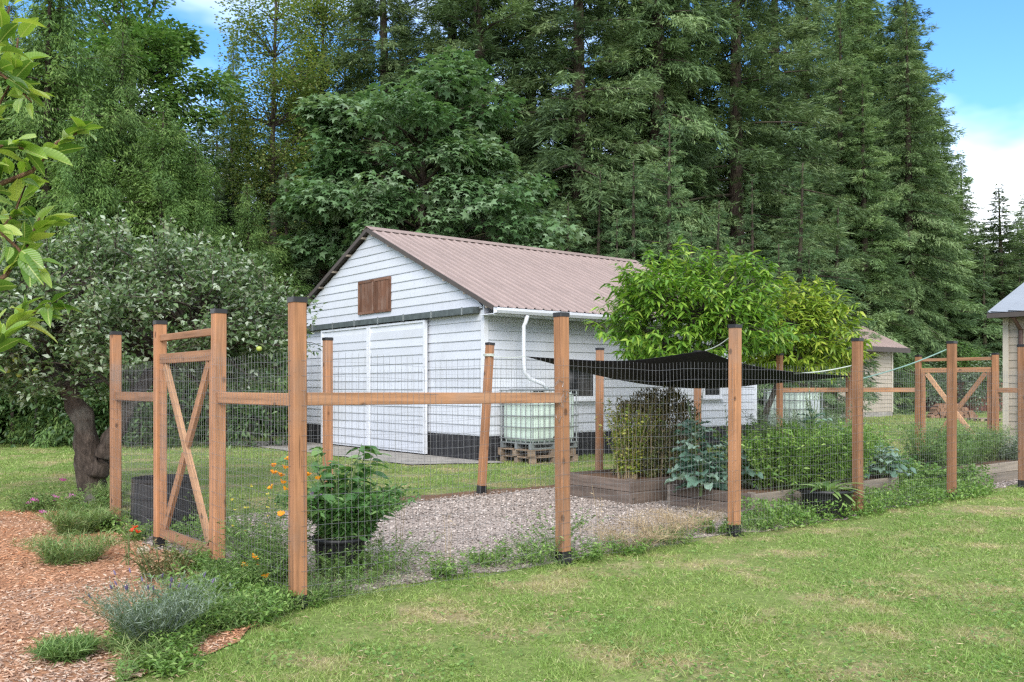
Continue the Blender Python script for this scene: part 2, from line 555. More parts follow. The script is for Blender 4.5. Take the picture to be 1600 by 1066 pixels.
M['mulch'] = ground_mat('bark mulch bed', [(0.3, (0.25, 0.12, 0.065)), (0.7, (0.46, 0.255, 0.145))], 30)
M['gravel'] = ground_mat('gravel bed', [(0.3, (0.26, 0.21, 0.175)), (0.7, (0.46, 0.39, 0.34))], 35)
M['soil'] = ground_mat('bare soil', [(0.3, (0.09, 0.05, 0.03)), (0.7, (0.22, 0.14, 0.09))], 18)
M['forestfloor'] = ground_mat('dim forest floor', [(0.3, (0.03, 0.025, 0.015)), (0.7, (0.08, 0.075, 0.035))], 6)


def chip_mat():
    k = N('bark chips')
    r = rand_island(k)
    red = k.ramp(r, [(0.0, (0.26, 0.11, 0.055)), (0.4, (0.46, 0.215, 0.11)), (0.8, (0.56, 0.31, 0.175)), (1.0, (0.60, 0.45, 0.32))])
    pale = k.ramp(r, [(0.0, (0.21, 0.14, 0.10)), (0.5, (0.40, 0.275, 0.20)), (1.0, (0.54, 0.44, 0.35))])
    n1 = k.noise(k.world(), 0.55, 3)
    k.base(k.mix(k.ramp(n1, [(0.45, (0, 0, 0)), (0.62, (0.85, 0.85, 0.85))]), red, pale))
    return k.set(0.9, 0, 0.1)


M['chip'] = chip_mat()


def pebble_mat():
    k = N('gravel stones')
    r = rand_island(k)
    k.base(k.ramp(r, [(0.0, (0.15, 0.12, 0.10)), (0.35, (0.28, 0.23, 0.195)), (0.7, (0.38, 0.32, 0.275)), (1.0, (0.52, 0.46, 0.41))]))
    return k.set(0.85, 0, 0.2)


M['pebble'] = pebble_mat()


# ------------------------------------------------------------------ mesh helpers
def mesh_np(name, verts, tris=None, quads=None, smooth=False, tone=None):
    """mesh from numpy arrays of triangles and quads"""
    me = bpy.data.meshes.new(name)
    verts = np.asarray(verts, dtype=np.float32)
    nt_ = 0 if tris is None else len(tris)
    nq = 0 if quads is None else len(quads)
    me.vertices.add(len(verts))
    me.vertices.foreach_set('co', verts.ravel())
    loops, starts = [], []
    if nt_:
        loops.append(np.asarray(tris, dtype=np.int32).ravel())
        starts.append(np.arange(nt_, dtype=np.int32) * 3)
    if nq:
        loops.append(np.asarray(quads, dtype=np.int32).ravel())
        starts.append(nt_ * 3 + np.arange(nq, dtype=np.int32) * 4)
    lp = np.concatenate(loops)
    st = np.concatenate(starts)
    me.loops.add(len(lp))
    me.loops.foreach_set('vertex_index', lp)
    me.polygons.add(len(st))
    me.polygons.foreach_set('loop_start', st)
    me.update(calc_edges=True)
    if tone is not None:
        me.attributes.new('tone', 'FLOAT', 'FACE').data.foreach_set('value', np.asarray(tone, dtype=np.float32))
    if smooth:
        me.polygons.foreach_set('use_smooth', np.ones(len(st), dtype=bool))
    return me


def link(name, me, mat, parent=None, loc=None, rot=None, scale=None):
    o = bpy.data.objects.new(name, me)
    COL.objects.link(o)
    if mat is not None and me is not None and not me.materials:
        me.materials.append(M[mat] if isinstance(mat, str) else mat)
    if parent is not None:
        o.parent = parent
    if loc is not None:
        o.location = loc
    if rot is not None:
        o.rotation_euler = rot
    if scale is not None:
        o.scale = scale
    if name in ('limbs', 'stems', 'foliage', 'crown', 'wire_mesh'):
        o['kind'] = 'stuff'
    return o


def tag(o, label, cat, group=None):
    o['label'] = label
    o['category'] = cat
    if group:
        o['group'] = group
    return o


def kind(o, k):
    o['kind'] = k
    return o


def thing(name, label, cat, loc=(0, 0, 0), rz=0.0, group=None):
    o = bpy.data.objects.new(name, None)
    COL.objects.link(o)
    o.location = loc
    o.rotation_euler = (0, 0, rz)
    o.empty_display_size = 0.2
    return tag(o, label, cat, group)


class MB:
    """collects boxes, tubes and prisms into one mesh"""
    def __init__(self):
        self.v, self.f = [], []

    def add(self, vs, fs):
        n = len(self.v)
        self.v += [tuple(p) for p in vs]
        self.f += [tuple(i + n for i in q) for q in fs]
        return self

    def box(self, x0, y0, z0, x1, y1, z1):
        vs = [(x, y, z) for z in (z0, z1) for y in (y0, y1) for x in (x0, x1)]
        return self.add(vs, [(0, 2, 3, 1), (4, 5, 7, 6), (0, 1, 5, 4), (2, 6, 7, 3), (0, 4, 6, 2), (1, 3, 7, 5)])

    def cbox(self, x0, y0, z0, x1, y1, z1, c, axis=2):
        """box with the four edges along AXIS chamfered"""
        lo, hi = [x0, y0, z0], [x1, y1, z1]
        a, b = [i for i in range(3) if i != axis]
        ring = [(lo[a] + c, lo[b]), (hi[a] - c, lo[b]), (hi[a], lo[b] + c), (hi[a], hi[b] - c),
                (hi[a] - c, hi[b]), (lo[a] + c, hi[b]), (lo[a], hi[b] - c), (lo[a], lo[b] + c)]
        vs = []
        for e in (lo[axis], hi[axis]):
            for p, q in ring:
                w3 = [0, 0, 0]
                w3[a], w3[b], w3[axis] = p, q, e
                vs.append(w3)
        fs = [tuple(range(7, -1, -1)), tuple(range(8, 16))] + [(i, (i + 1) % 8, 8 + (i + 1) % 8, 8 + i) for i in range(8)]
        if axis == 1:
            fs = [tuple(reversed(q)) for q in fs]
        return self.add(vs, fs)

    def beam(self, p, q, w_, h_, up=(0, 0, 1)):
        p, q, up = Vector(p), Vector(q), Vector(up)
        d = (q - p).normalized()
        s = d.cross(up).normalized()
        n = s.cross(d)
        vs = []
        for e in (p, q):
            for a, b in ((-1, -1), (1, -1), (1, 1), (-1, 1)):
                vs.append(e + s * (a * w_ / 2) + n * (b * h_ / 2))
        return self.add(vs, [(3, 2, 1, 0), (4, 5, 6, 7)] + [(i, (i + 1) % 4, 4 + (i + 1) % 4, 4 + i) for i in range(4)])

    def tube(self, pts, radii, n=8, caps=True):
        pts = [Vector(p) for p in pts]
        if isinstance(radii, (int, float)):
            radii = [radii] * len(pts)
        vs, fs = [], []
        ref = Vector((0.31, 0.17, 0.93))
        for i, p in enumerate(pts):
            d = (pts[min(i + 1, len(pts) - 1)] - pts[max(i - 1, 0)]).normalized()
            r0 = ref if abs(d.dot(ref)) < 0.95 else Vector((1, 0, 0))
            s = d.cross(r0).normalized()
            t = s.cross(d)
            for k in range(n):
                a = 2 * math.pi * k / n
                vs.append(p + s * (math.cos(a) * radii[i]) + t * (math.sin(a) * radii[i]))
        for i in range(len(pts) - 1):
            for k in range(n):
                k2 = (k + 1) % n
                fs.append((i * n + k, (i + 1) * n + k, (i + 1) * n + k2, i * n + k2))
        if caps:
            fs.append(tuple(range(n)))
            fs.append(tuple((len(pts) - 1) * n + k for k in reversed(range(n))))
        return self.add(vs, fs)

    def prism(self, poly, y0, y1, plane='xz'):
        """extrude a polygon; plane xz along y, xy along z, yz along x"""
        n = len(poly)
        vs = []
        for e in (y0, y1):
            for a, b in poly:
                vs.append((a, e, b) if plane == 'xz' else (a, b, e) if plane == 'xy' else (e, a, b))
        fs = [tuple(range(n)), tuple(n + i for i in reversed(range(n)))] + [((i + 1) % n, i, n + i, n + (i + 1) % n) for i in range(n)]
        return self.add(vs, fs)

    def lathe(self, prof, n=20, c=(0, 0)):
        vs, fs = [], []
        for r, z in prof:
            for k in range(n):
                a = 2 * math.pi * k / n
                vs.append((c[0] + r * math.cos(a), c[1] + r * math.sin(a), z))
        for i in range(len(prof) - 1):
            for k in range(n):
                k2 = (k + 1) % n
                fs.append((i * n + k, i * n + k2, (i + 1) * n + k2, (i + 1) * n + k))
        return self.add(vs, fs)

    def gnarl(self, amp, fr=9.0):
        out_ = []
        for x, y, z in self.v:
            k = math.sin(fr * x + 1.3 * fr * z) * math.sin(fr * y + 0.4 * fr * z + 1) + 0.6 * math.sin(2.3 * fr * x + 0.5 * fr * z + 2) * math.sin(2.1 * fr * y - 0.9 * fr * z)
            out_.append((x + amp * k, y + amp * math.sin(k * 3 + z * fr), z + 0.3 * amp * k))
        self.v = out_
        return self

    def mesh(self, name, smooth=False):
        me = bpy.data.meshes.new(name)
        me.from_pydata([tuple(v) for v in self.v], [], self.f)
        me.update()
        if smooth:
            me.polygons.foreach_set('use_smooth', np.ones(len(me.polygons), dtype=bool))
        return me

    def build(self, name, mat, parent=None, smooth=False, **kw):
        return link(name, self.mesh(name, smooth), mat, parent, **kw)


# ---- leaf templates: length 1 along +x, width along y, face up +z
def tpl_leaf(wd=0.5, fold=0.1, curl=-0.12, mid=0.42):
    v = np.array([(0, 0, 0), (mid, wd / 2, fold), (mid, 0, 0), (mid, -wd / 2, fold), (1, 0, curl)], float)
    return v, np.array([(0, 2, 1), (0, 3, 2), (1, 2, 4), (2, 3, 4)])


def tpl_rhomb(wd=0.25, curl=-0.05):
    v = np.array([(0, 0, 0), (0.4, wd / 2, 0), (1, 0, curl), (0.4, -wd / 2, 0)], float)
    return v, np.array([(0, 2, 1), (0, 3, 2)])


def tpl_long(wd=0.24, droop=0.35):
    xs = [0.0, 0.3, 0.62, 1.0]
    zs = [0, 0.03, -droop * 0.35, -droop]
    ws = [0.04, wd / 2, wd / 2 * 0.8, 0]
    v, idx = [], []
    for x, z, q in zip(xs[:3], zs[:3], ws[:3]):
        v += [(x, q, z), (x, -q, z)]
    v.append((1.0 - droop * 0.1, 0, -droop))
    return np.array(v, float), np.array([(0, 1, 3), (0, 3, 2), (2, 3, 5), (2, 5, 4), (4, 5, 6)])


def tpl_maple():
    ang = [180, 125, 95, 62, 30, 0, -30, -62, -95, -125]
    rad = [0.10, 0.42, 0.25, 0.52, 0.28, 0.62, 0.28, 0.52, 0.25, 0.42]
    v = [(0.38, 0, 0.0)]
    for a, r in zip(ang, rad):
        x, y = 0.38 + r * math.cos(R(a)), r * 1.05 * math.sin(R(a))
        v.append((x, y, -0.45 * ((x - 0.38) ** 2 + y * y)))
    n = len(ang)
    return np.array(v, float), np.array([(0, 1 + i, 1 + (i + 1) % n) for i in range(n)])[:, ::-1]


def tpl_blade(wd=0.06, lean=0.25):
    v = np.array([(0, wd / 2, 0), (0, -wd / 2, 0), (1, 0, -lean)], float)
    return v, np.array([(0, 1, 2)])


def tpl_grassblade(wd=0.05, droop=0.35):
    v = np.array([(0, wd / 2, 0), (0, -wd / 2, 0), (0.5, wd * 0.42, 0.02), (0.5, -wd * 0.42, 0.02), (1, 0, -droop)], float)
    return v, np.array([(0, 1, 3), (0, 3, 2), (2, 3, 4)])


def tpl_octa():
    v = np.array([(1, 0, 0), (-1, 0, 0), (0, 1, 0), (0, -1, 0), (0, 0, 0.75)], float)
    f = [(0, 2, 4), (2, 1, 4), (1, 3, 4), (3, 0, 4)]
    return v, np.array(f)


def tpl_chip():
    v = np.array([(-.5, -.22, 0), (.5, -.14, .03), (.42, .2, .0), (-.45, .18, .04), (-.5, -.22, .12), (.5, -.14, .13), (.42, .2, .12), (-.45, .18, .14)], float)
    q = [(4, 5, 6), (4, 6, 7), (0, 1, 5), (0, 5, 4), (1, 2, 6), (1, 6, 5), (2, 3, 7), (2, 7, 6)]
    return v, np.array(q)


def norm(a):
    return a / np.maximum(np.linalg.norm(a, axis=-1, keepdims=True), 1e-9)


def frames(d, roll=None, up=(0, 0, 1)):
    """rotation matrices (n,3,3) whose columns are leaf axis, side, normal"""
    d = norm(np.asarray(d, float))
    n = len(d)
    upv = np.tile(np.array(up, float), (n, 1))
    bad = np.abs(np.sum(d * upv, 1)) > 0.97
    upv[bad] = (1, 0, 0)
    s = norm(np.cross(upv, d))
    z = np.cross(d, s)
    if roll is not None:
        c, q = np.cos(roll)[:, None], np.sin(roll)[:, None]
        s, z = s * c + z * q, z * c - s * q
    return np.stack([d, s, z], axis=2)


def scatter(tpl, pos, mats, size):
    """copies of a template: returns verts and tris"""
    tv, tf = tpl
    pos = np.asarray(pos, float)
    size = np.broadcast_to(np.asarray(size, float), (len(pos),) if np.ndim(size) < 2 else (len(pos), 3))
    if size.ndim == 1:
        loc = tv[None, :, :] * size[:, None, None]
    else:
        loc = tv[None, :, :] * size[:, None, :]
    vs = np.einsum('nij,nkj->nki', mats, loc) + pos[:, None, :]
    k = len(tv)
    fs = tf[None, :, :] + (np.arange(len(pos)) * k)[:, None, None]
    return vs.reshape(-1, 3), fs.reshape(-1, 3)


def merge(parts):
    vs, fs, n = [], [], 0
    for v, f in parts:
        vs.append(v)
        fs.append(f + n)
        n += len(v)
    return np.concatenate(vs), np.concatenate(fs)


def rdir(n, zlo=-1.0, zhi=1.0, g=None):
    g = g or rng
    z = g.uniform(zlo, zhi, n)
    a = g.uniform(0, 2 * np.pi, n)
    r = np.sqrt(np.maximum(0, 1 - z * z))
    return np.stack([r * np.cos(a), r * np.sin(a), z], 1)


def inpoly(P, poly):
    x, y = P[:, 0], P[:, 1]
    ins = np.zeros(len(P), bool)
    n = len(poly)
    for i in range(n):
        x0, y0 = poly[i]
        x1, y1 = poly[(i + 1) % n]
        if y0 == y1:
            continue
        c = ((y0 > y) != (y1 > y)) & (x < (x1 - x0) * (y - y0) / (y1 - y0) + x0)
        ins ^= c
    return ins


def ragged(poly, step=0.12, amp=0.06, seed=1):
    """polygon resampled with an uneven outline"""
    g = np.random.default_rng(seed)
    ph = g.uniform(0, 6.28, 6)
    outp = []
    n = len(poly)
    run = 0.0
    for i in range(n):
        a, b = np.array(poly[i], float), np.array(poly[(i + 1) % n], float)
        L_ = np.hypot(*(b - a))
        k = max(1, int(L_ / step))
        nr = np.array([-(b - a)[1], (b - a)[0]]) / max(L_, 1e-6)
        for j in range(k):
            s_ = run + L_ * j / k
            e = amp * (math.sin(1.7 * s_ + ph[0]) + 0.7 * math.sin(4.1 * s_ + ph[1]) + 0.5 * math.sin(9.3 * s_ + ph[2]) + 0.4 * math.sin(17 * s_ + ph[3])) / 2
            outp.append(tuple(a + (b - a) * j / k + nr * e))
        run += L_
    return outp


def sheet(name, poly, z, mat):
    me = bpy.data.meshes.new(name)
    area = sum(poly[i][0] * poly[(i + 1) % len(poly)][1] - poly[(i + 1) % len(poly)][0] * poly[i][1] for i in range(len(poly)))
    if area < 0:
        poly = poly[::-1]
    me.from_pydata([(x, y, z) for x, y in poly], [], [tuple(range(len(poly)))])
    me.update()
    o = link(name, me, mat)
    return kind(o, 'structure')

# ================================================================== GROUND
me = bpy.data.meshes.new('lawn')
me.from_pydata([(-600, -60, 0), (600, -60, 0), (600, 900, 0), (-600, 900, 0)], [], [(0, 1, 2, 3)])
kind(link('lawn', me, 'lawn'), 'structure')

FT = [0.0] + [t_on_line(p, 0) for p in (880, 1147, 1340, 1487, 1598)]
FT += [FT[-1] + 2.33]
SB = 4.42                                              # depth of the garden
GS1, GS2 = 1.48, 2.945                                 # near gate's posts
BT = [t_on_line(p, SB) for p in (512, 752, 936, 1090, 1218, 1326)]
TE = 14.6                                              # far end of the garden

GARDEN = [tuple(G(0.0, -0.05)), tuple(G(15.2, -0.05)), tuple(G(14.9, SB)), tuple(G(-0.05, SB + 0.1))]
GRAVEL = ragged([tuple(G(-0.15, 0.15)), tuple(G(3.2, 0.1)), tuple(G(6.3, -0.05)), tuple(G(14.6, 0.3)), tuple(G(14.6, SB - 0.15)), tuple(G(5.0, SB - 0.05)), tuple(G(-0.1, SB + 0.05)), tuple(G(-0.15, 2.0))], 0.12, 0.10, 3)
MULCH = ragged([(-14, 10.1), (-8, 10.4), (-5.9, 10.7), (-4.85, 10.9), tuple(G(-0.05, SB + 0.15)), tuple(G(-0.1, 2.0)), tuple(G(-0.1, 0.05)), (-1.52, 5.75), (-1.80, 4.9), (-2.15, 4.3), (-2.9, 3.2), (-6, 2.0), (-14, 2.0)], 0.12, 0.10, 5)
APRON = ragged([tuple(Bp(0.1, -0.5)), tuple(Bp(-1.6, 0.2)), tuple(Bp(-1.7, 4.0)), tuple(Bp(-1.9, 8.9)), tuple(Bp(0.1, 8.9))], 0.3, 0.10, 8)
SOIL = ragged([tuple(G(2.2, SB - 0.15)), tuple(G(9.5, SB - 0.2)), tuple(G(9.5, SB + 0.2)), tuple(G(2.2, SB + 0.25))], 0.1, 0.12, 12)
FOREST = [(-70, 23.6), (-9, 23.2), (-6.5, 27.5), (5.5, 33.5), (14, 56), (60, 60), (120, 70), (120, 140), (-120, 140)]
sheet('soil_edge', SOIL, 0.008, 'soil')
sheet('gravel_path', GRAVEL, 0.004, 'gravel')
sheet('mulch_bed', MULCH, 0.012, 'mulch')
sheet('concrete_apron', APRON, 0.02, 'concrete')
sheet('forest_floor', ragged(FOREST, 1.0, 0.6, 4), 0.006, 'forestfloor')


# ================================================================== BARN
barn = thing('barn', 'white sided barn with brown ribbed metal roof and wide sliding door', 'barn', (BC[0], BC[1], 0), TH)
W_, LN = 8.8, 8.8                   # width along a (y), length along b (x)
Z_SK, Z_TR, Z_EV = 0.53, 3.02, 3.2  # skirting top, track, wall plate
RISE = 0.443
COURSE = 0.19


def zroof(a):
    return Z_EV + RISE * (a if a < W_ / 2 else W_ - a)


MB().box(0.02, 0.02, 0.0, LN - 0.02, W_ - 0.02, Z_EV).build('wall_core', 'white', barn)
MB().prism([(0.03, Z_EV), (W_ - 0.03, Z_EV), (W_ / 2, zroof(W_ / 2) - 0.02)], 0.03, LN - 0.03, 'yz').build('gable_core', 'white', barn)
fw = MB().box(-0.012, 0.0, Z_SK - 0.02, 0.015, W_, Z_SK + 0.0).build('front_wall', 'white', barn)
sw = MB().box(0.0, -0.012, Z_SK - 0.02, LN, 0.015, Z_SK + 0.0).build('side_wall', 'white', barn)


def lap(length, a0=0.0, a1=None, b0=None, b1=None, h=COURSE, proud=0.022):
    """one lap siding board in local x (outward -y ... see use): profile swells to its lower edge"""
    x0, x1 = a0, a1 if a1 is not None else length
    u0, u1 = (b0 if b0 is not None else x0), (b1 if b1 is not None else x1)
    p = [(-proud, 0.0), (-proud - 0.003, 0.012), (-0.006, h - 0.003), (0.0, h - 0.003), (0.0, 0.0)]
    mb = MB()
    n = len(p)
    vs = []
    for lo, hi in ((x0, u0), (x1, u1)):
        for y, z in p:
            vs.append((lo + (hi - lo) * z / h, y, z))
    mb.add(vs, [tuple(reversed(range(n))), tuple(n + i for i in range(n))] + [(i, (i + 1) % n, n + (i + 1) % n, n + i) for i in range(n)])
    return mb


# side wall boards (outward is -y)
LAPS = {}


def lap_run(length, i, place):
    """a course made of boards butted end to end, joints staggered from course to course"""
    x = 0.0
    nxt = 3.66 * ((i * 0.37) % 1.0) + 0.4
    while x < length - 1e-6:
        e = length if nxt > length - 0.4 else nxt
        key = round(e - x, 3)
        if key not in LAPS:
            LAPS[key] = lap(key - 0.003).mesh('siding_board')
        place(LAPS[key], x)
        x = e
        nxt = e + 3.66


side_me = None
nside = int((Z_EV - 0.1 - Z_SK) / COURSE) + 1
for i in range(nside):
    z = Z_SK + i * COURSE
    if z + COURSE < Z_EV + 0.02:
        lap_run(LN, i, lambda m_, x_: link('siding_board', m_, 'vinyl', sw, loc=(x_, 0.002 * rng.random(), z)))
# front wall boards (outward is -x): rotate the board so that its length runs along +y... length from a=W to a=0
RF = (0, 0, R(-90))
z = Z_SK
while z + COURSE < Z_TR + 0.06:
    lap_run(W_, round(z / COURSE) + 5, lambda m_, x_: link('siding_board', m_, 'vinyl', fw, loc=(0.002 * rng.random(), W_ - x_, z), rot=RF))
    z += COURSE
z_g = Z_TR + 0.07
gab = MB().box(-0.04, 0.03, z_g - 0.03, 0.03, W_ - 0.03, z_g).build('gable_wall', 'white', barn)
while z_g < zroof(W_ / 2) - 0.12:
    def cut(zz):
        return max(0.0, (zz - Z_EV + 0.03) / RISE)
    l0, l1 = cut(z_g), cut(z_g + COURSE)
    if W_ - 2 * l1 < 0.05:
        l1 = W_ / 2 - 0.03
    lap(W_, l0, W_ - l0, l1, W_ - l1).build('siding_board', 'vinyl', gab, loc=(-0.035, W_, z_g), rot=RF)
    z_g += COURSE
# corner trims, skirting
MB().box(-0.035, -0.035, Z_SK - 0.03, 0.075, 0.0 - 0.001, Z_EV).box(-0.036, 0.0, Z_SK - 0.03, -0.001, 0.075, Z_TR).build('corner_trim', 'white', barn)
MB().box(-0.036, W_ - 0.08, Z_SK - 0.03, -0.001, W_, Z_TR).build('corner_trim', 'white', barn)
MB().box(LN - 0.08, -0.035, Z_SK - 0.03, LN + 0.03, -0.001, Z_EV).build('corner_trim', 'white', barn)
sk = MB()
skb = MB().box(0, -0.006, 0, LN, 0.012, Z_SK - 0.03).build('skirting', 'skirt', barn)
skm = MB().box(0.0, -0.022, 0.0, 0.19, -0.007, Z_SK - 0.035).mesh('skirting_plank')
for i in range(int(LN / 0.2)):
    link('skirting_plank', skm, 'skirt', skb, loc=(0.002 + i * 0.2, -0.003 * (i % 3), 0))
skf = MB().box(-0.006, 0, 0, 0.012, W_, Z_SK - 0.03).build('skirting', 'skirt', barn)
skm2 = MB().box(-0.022, 0.0, 0.0, -0.007, 0.19, Z_SK - 0.035).mesh('skirting_plank')
for i in range(int(W_ / 0.2)):
    link('skirting_plank', skm2, 'skirt', skf, loc=(-0.003 * (i % 3), 0.002 + i * 0.2, 0))
# sliding door: two leaves with their own boards
for (a0, a1) in ((1.95, 4.355), (4.385, 6.8)):
    d = MB().box(-0.115, a0, 0.05, -0.07, a1, 2.93).build('sliding_door', 'white', barn)
    dm = lap(a1 - a0 - 0.13).mesh('siding_board')
    z = 0.10
    while z + COURSE < 2.92:
        link('siding_board', dm, 'vinyl', d, loc=(-0.1155, a1 - 0.065, z), rot=RF)
        z += COURSE
    MB().box(-0.15, a0, 0.05, -0.1155, a0 + 0.062, 2.93).build('door_edge', 'white', d)
    MB().box(-0.15, a1 - 0.062, 0.05, -0.1155, a1, 2.93).build('door_edge', 'white', d)
    MB().box(-0.15, a0 + 0.063, 2.885, -0.1155, a1 - 0.063, 2.93).build('door_edge', 'white', d)
tr = MB().box(-0.19, 0.12, Z_TR - 0.06, -0.04, W_ - 0.15, Z_TR + 0.065).build('door_track', 'track', barn)
for a in np.linspace(0.5, W_ - 0.5, 8):
    MB().box(-0.205, a - 0.02, Z_TR - 0.075, -0.191, a + 0.02, Z_TR + 0.08).build('track_bracket', 'steel', tr)
# loft shutters
for (a0, a1) in ((3.47, 4.195), (4.225, 4.95)):
    s = MB().box(-0.075, a0, 3.22, -0.062, a1, 4.02).build('loft_shutter', 'shutter', barn)
    n = 5
    for i in range(n):
        y0 = a0 + 0.06 + (a1 - a0 - 0.12) * i / n
        MB().box(-0.088 - 0.003 * (i % 2), y0 + 0.003, 3.28, -0.076, y0 + (a1 - a0 - 0.12) / n - 0.003, 3.96).build('plank', 'shutter', s)
    for y0, y1, z0, z1 in ((a0, a1, 3.22, 3.278), (a0, a1, 3.962, 4.02), (a0, a0 + 0.058, 3.279, 3.961), (a1 - 0.058, a1, 3.279, 3.961)):
        MB().box(-0.10, y0, z0, -0.076, y1, z1).build('rail', 'shutter', s)
# windows in the side wall
for b0, b1 in ((2.05, 3.0), (6.62, 7.35)):
    wn = MB().box(b0, -0.04, 1.22, b1, -0.002, 2.06).build('window', 'white', barn)
    MB().box(b0 + 0.07, -0.05, 1.29, b1 - 0.07, -0.041, 1.99).build('pane', 'glass', wn)
    for x0, x1, z0, z1 in ((b0, b1, 1.22, 1.289), (b0, b1, 1.991, 2.06), (b0, b0 + 0.069, 1.29, 1.99), (b1 - 0.069, b1, 1.29, 1.99)):
        MB().box(x0, -0.075, z0, x1, -0.041, z1).build('frame', 'white', wn)
    MB().box(b0 - 0.05, -0.11, 1.18, b1 + 0.05, -0.03, 1.219).build('sill', 'white', wn)
# roof: deck and ribbed panels laid side by side
OV, FOV = 0.5, 0.16                 # eave overhang, front overhang


def zr(a):
    return Z_EV + RISE * a + 0.03


for side in (0, 1):
    def Y(a):
        return a if side == 0 else W_ - a
    dk = MB()
    x0, x1 = -FOV, LN + FOV
    q = [(-OV, zr(-OV)), (W_ / 2, zr(W_ / 2)), (W_ / 2, zr(W_ / 2) + 0.05), (-OV, zr(-OV) + 0.05)]
    dk.prism([(Y(a), zz) for a, zz in q], x0, x1, 'yz')
    deck = dk.build('roof', 'under', barn)
    PW, NR = 0.912, 4
    npan = int(math.ceil((x1 - x0) / PW))
    prof = []
    rw = PW / NR
    for i in range(NR):
        c = i * rw
        prof += [(c + 0.0, 0.0), (c + rw * 0.36, 0.0), (c + rw * 0.42, 0.024), (c + rw * 0.58, 0.024), (c + rw * 0.64, 0.0)]
    prof.append((PW - 0.001, 0.0))
    vs, fs = [], []
    for j, a in enumerate((-OV - 0.05, W_ / 2 + 0.0)):
        for x, h in prof:
            vs.append((x, Y(a), zr(a) + 0.054 + h))
    n = len(prof)
    for i in range(n - 1):
        fs.append((i, i + 1, n + i + 1, n + i) if side == 0 else (i + 1, i, n + i, n + i + 1))
    pm = MB().add(vs, fs).mesh('roof_panel')
    for i in range(npan):
        if x0 - 0.02 + (i + 1) * PW > x1 + 0.5:
            break
        link('roof_panel', pm, 'roof', deck, loc=(x0 - 0.02 + i * PW, 0, 0))
    # purlin ends under the front edge
    for a in np.linspace(-0.3, W_ / 2 - 0.25, 7):
        MB().beam((-FOV - 0.015, Y(a), zr(a) - 0.035), (0.3, Y(a), zr(a) - 0.035), 0.085, 0.05).build('purlin', 'greywood_pale', deck)
    MB().beam((-FOV - 0.012, Y(-OV), zr(-OV) + 0.015), (-FOV - 0.012, Y(W_ / 2 - 0.01), zr(W_ / 2) + 0.01), 0.02, 0.09).build('rake_board', 'under', deck)
    # soffit, fascia and gutter
    ya, yb = Y(-OV), Y(-OV - 0.02)
    sy = sorted((Y(-OV + 0.001), Y(-0.036)))
    MB().box(x0 + 0.01, sy[0], zr(-OV) - 0.105, x1 - 0.01, sy[1], zr(-OV) - 0.09).build('soffit', 'white', barn)
    MB().box(x0, min(ya, yb), zr(-OV) - 0.12, x1, max(ya, yb), zr(-OV) + 0.03).build('fascia', 'white', barn)
    if side == 0:
        g = [(0, 0), (-0.10, 0.0), (-0.13, 0.05), (-0.13, 0.10), (-0.122, 0.10), (-0.122, 0.052), (-0.096, 0.008), (0, 0.008)]
        gm = MB().prism([(-OV - 0.022 + y, zr(-OV) - 0.09 + zz) for y, zz in g], x0 - 0.02, x1, 'yz').build('gutter', 'white', barn)
        for x in np.arange(x0 + 0.4, x1, 0.75):
            MB().box(x - 0.012, -OV - 0.155, zr(-OV) + 0.0, x + 0.012, -OV - 0.02, zr(-OV) + 0.018).build('gutter_strap', 'white', gm)
zt = zr(W_ / 2)
MB().prism([(W_ / 2 - 0.2, zt - 0.2 * RISE + 0.085), (W_ / 2, zt + 0.105), (W_ / 2 + 0.2, zt - 0.2 * RISE + 0.085), (W_ / 2, zt + 0.092)], -FOV - 0.02, LN + FOV, 'yz').build('ridge_cap', 'roof', barn)
# downspout: from the gutter to the wall, down, then out over the tank
dsp = [(0.62, -OV - 0.09, zr(-OV) - 0.10), (0.60, -OV - 0.05, zr(-OV) - 0.25), (0.58, -OV - 0.03, 2.7), (0.58, -OV - 0.03, 1.95), (0.60, -OV - 0.03, 1.78), (0.72, -OV - 0.04, 1.66), (1.02, -OV - 0.10, 1.55), (1.12, -OV - 0.12, 1.44)]
MB().tube(dsp, 0.042, 10).build('downspout', 'white', barn, True)


# ================================================================== WATER TOTES ON PALLETS
def pallet_meshes():
    top = MB().cbox(0, 0, 0, 1.2, 0.095, 0.02, 0.003, 0).mesh('deck_board')
    blk = MB().cbox(0, 0, 0, 0.12, 0.10, 0.085, 0.004, 2).mesh('block')
    return top, blk


PT, PB = pallet_meshes()


def make_pallet(label, loc, rz, group):
    p = thing('wooden_pallet', label, 'pallet', loc, rz, group)
    for i in range(6):
        link('deck_board', PT, 'pallet', p, loc=(0, 0.0 + i * 0.181, 0.118))
    for y in (0.0, 0.45, 0.90):
        link('bottom_board', PT, 'pallet', p, loc=(0, y, 0.001))
        for x in (0.0, 0.54, 1.08):
            link('block', PB, 'pallet', p, loc=(x, y, 0.024))
    for x in (0.0, 0.54, 1.08):
        link('stringer', PT, 'pallet', p, loc=(x + 0.1, 0.0, 0.1105), rot=(0, 0, R(90)), scale=(0.833, 1, 0.33))
    return p


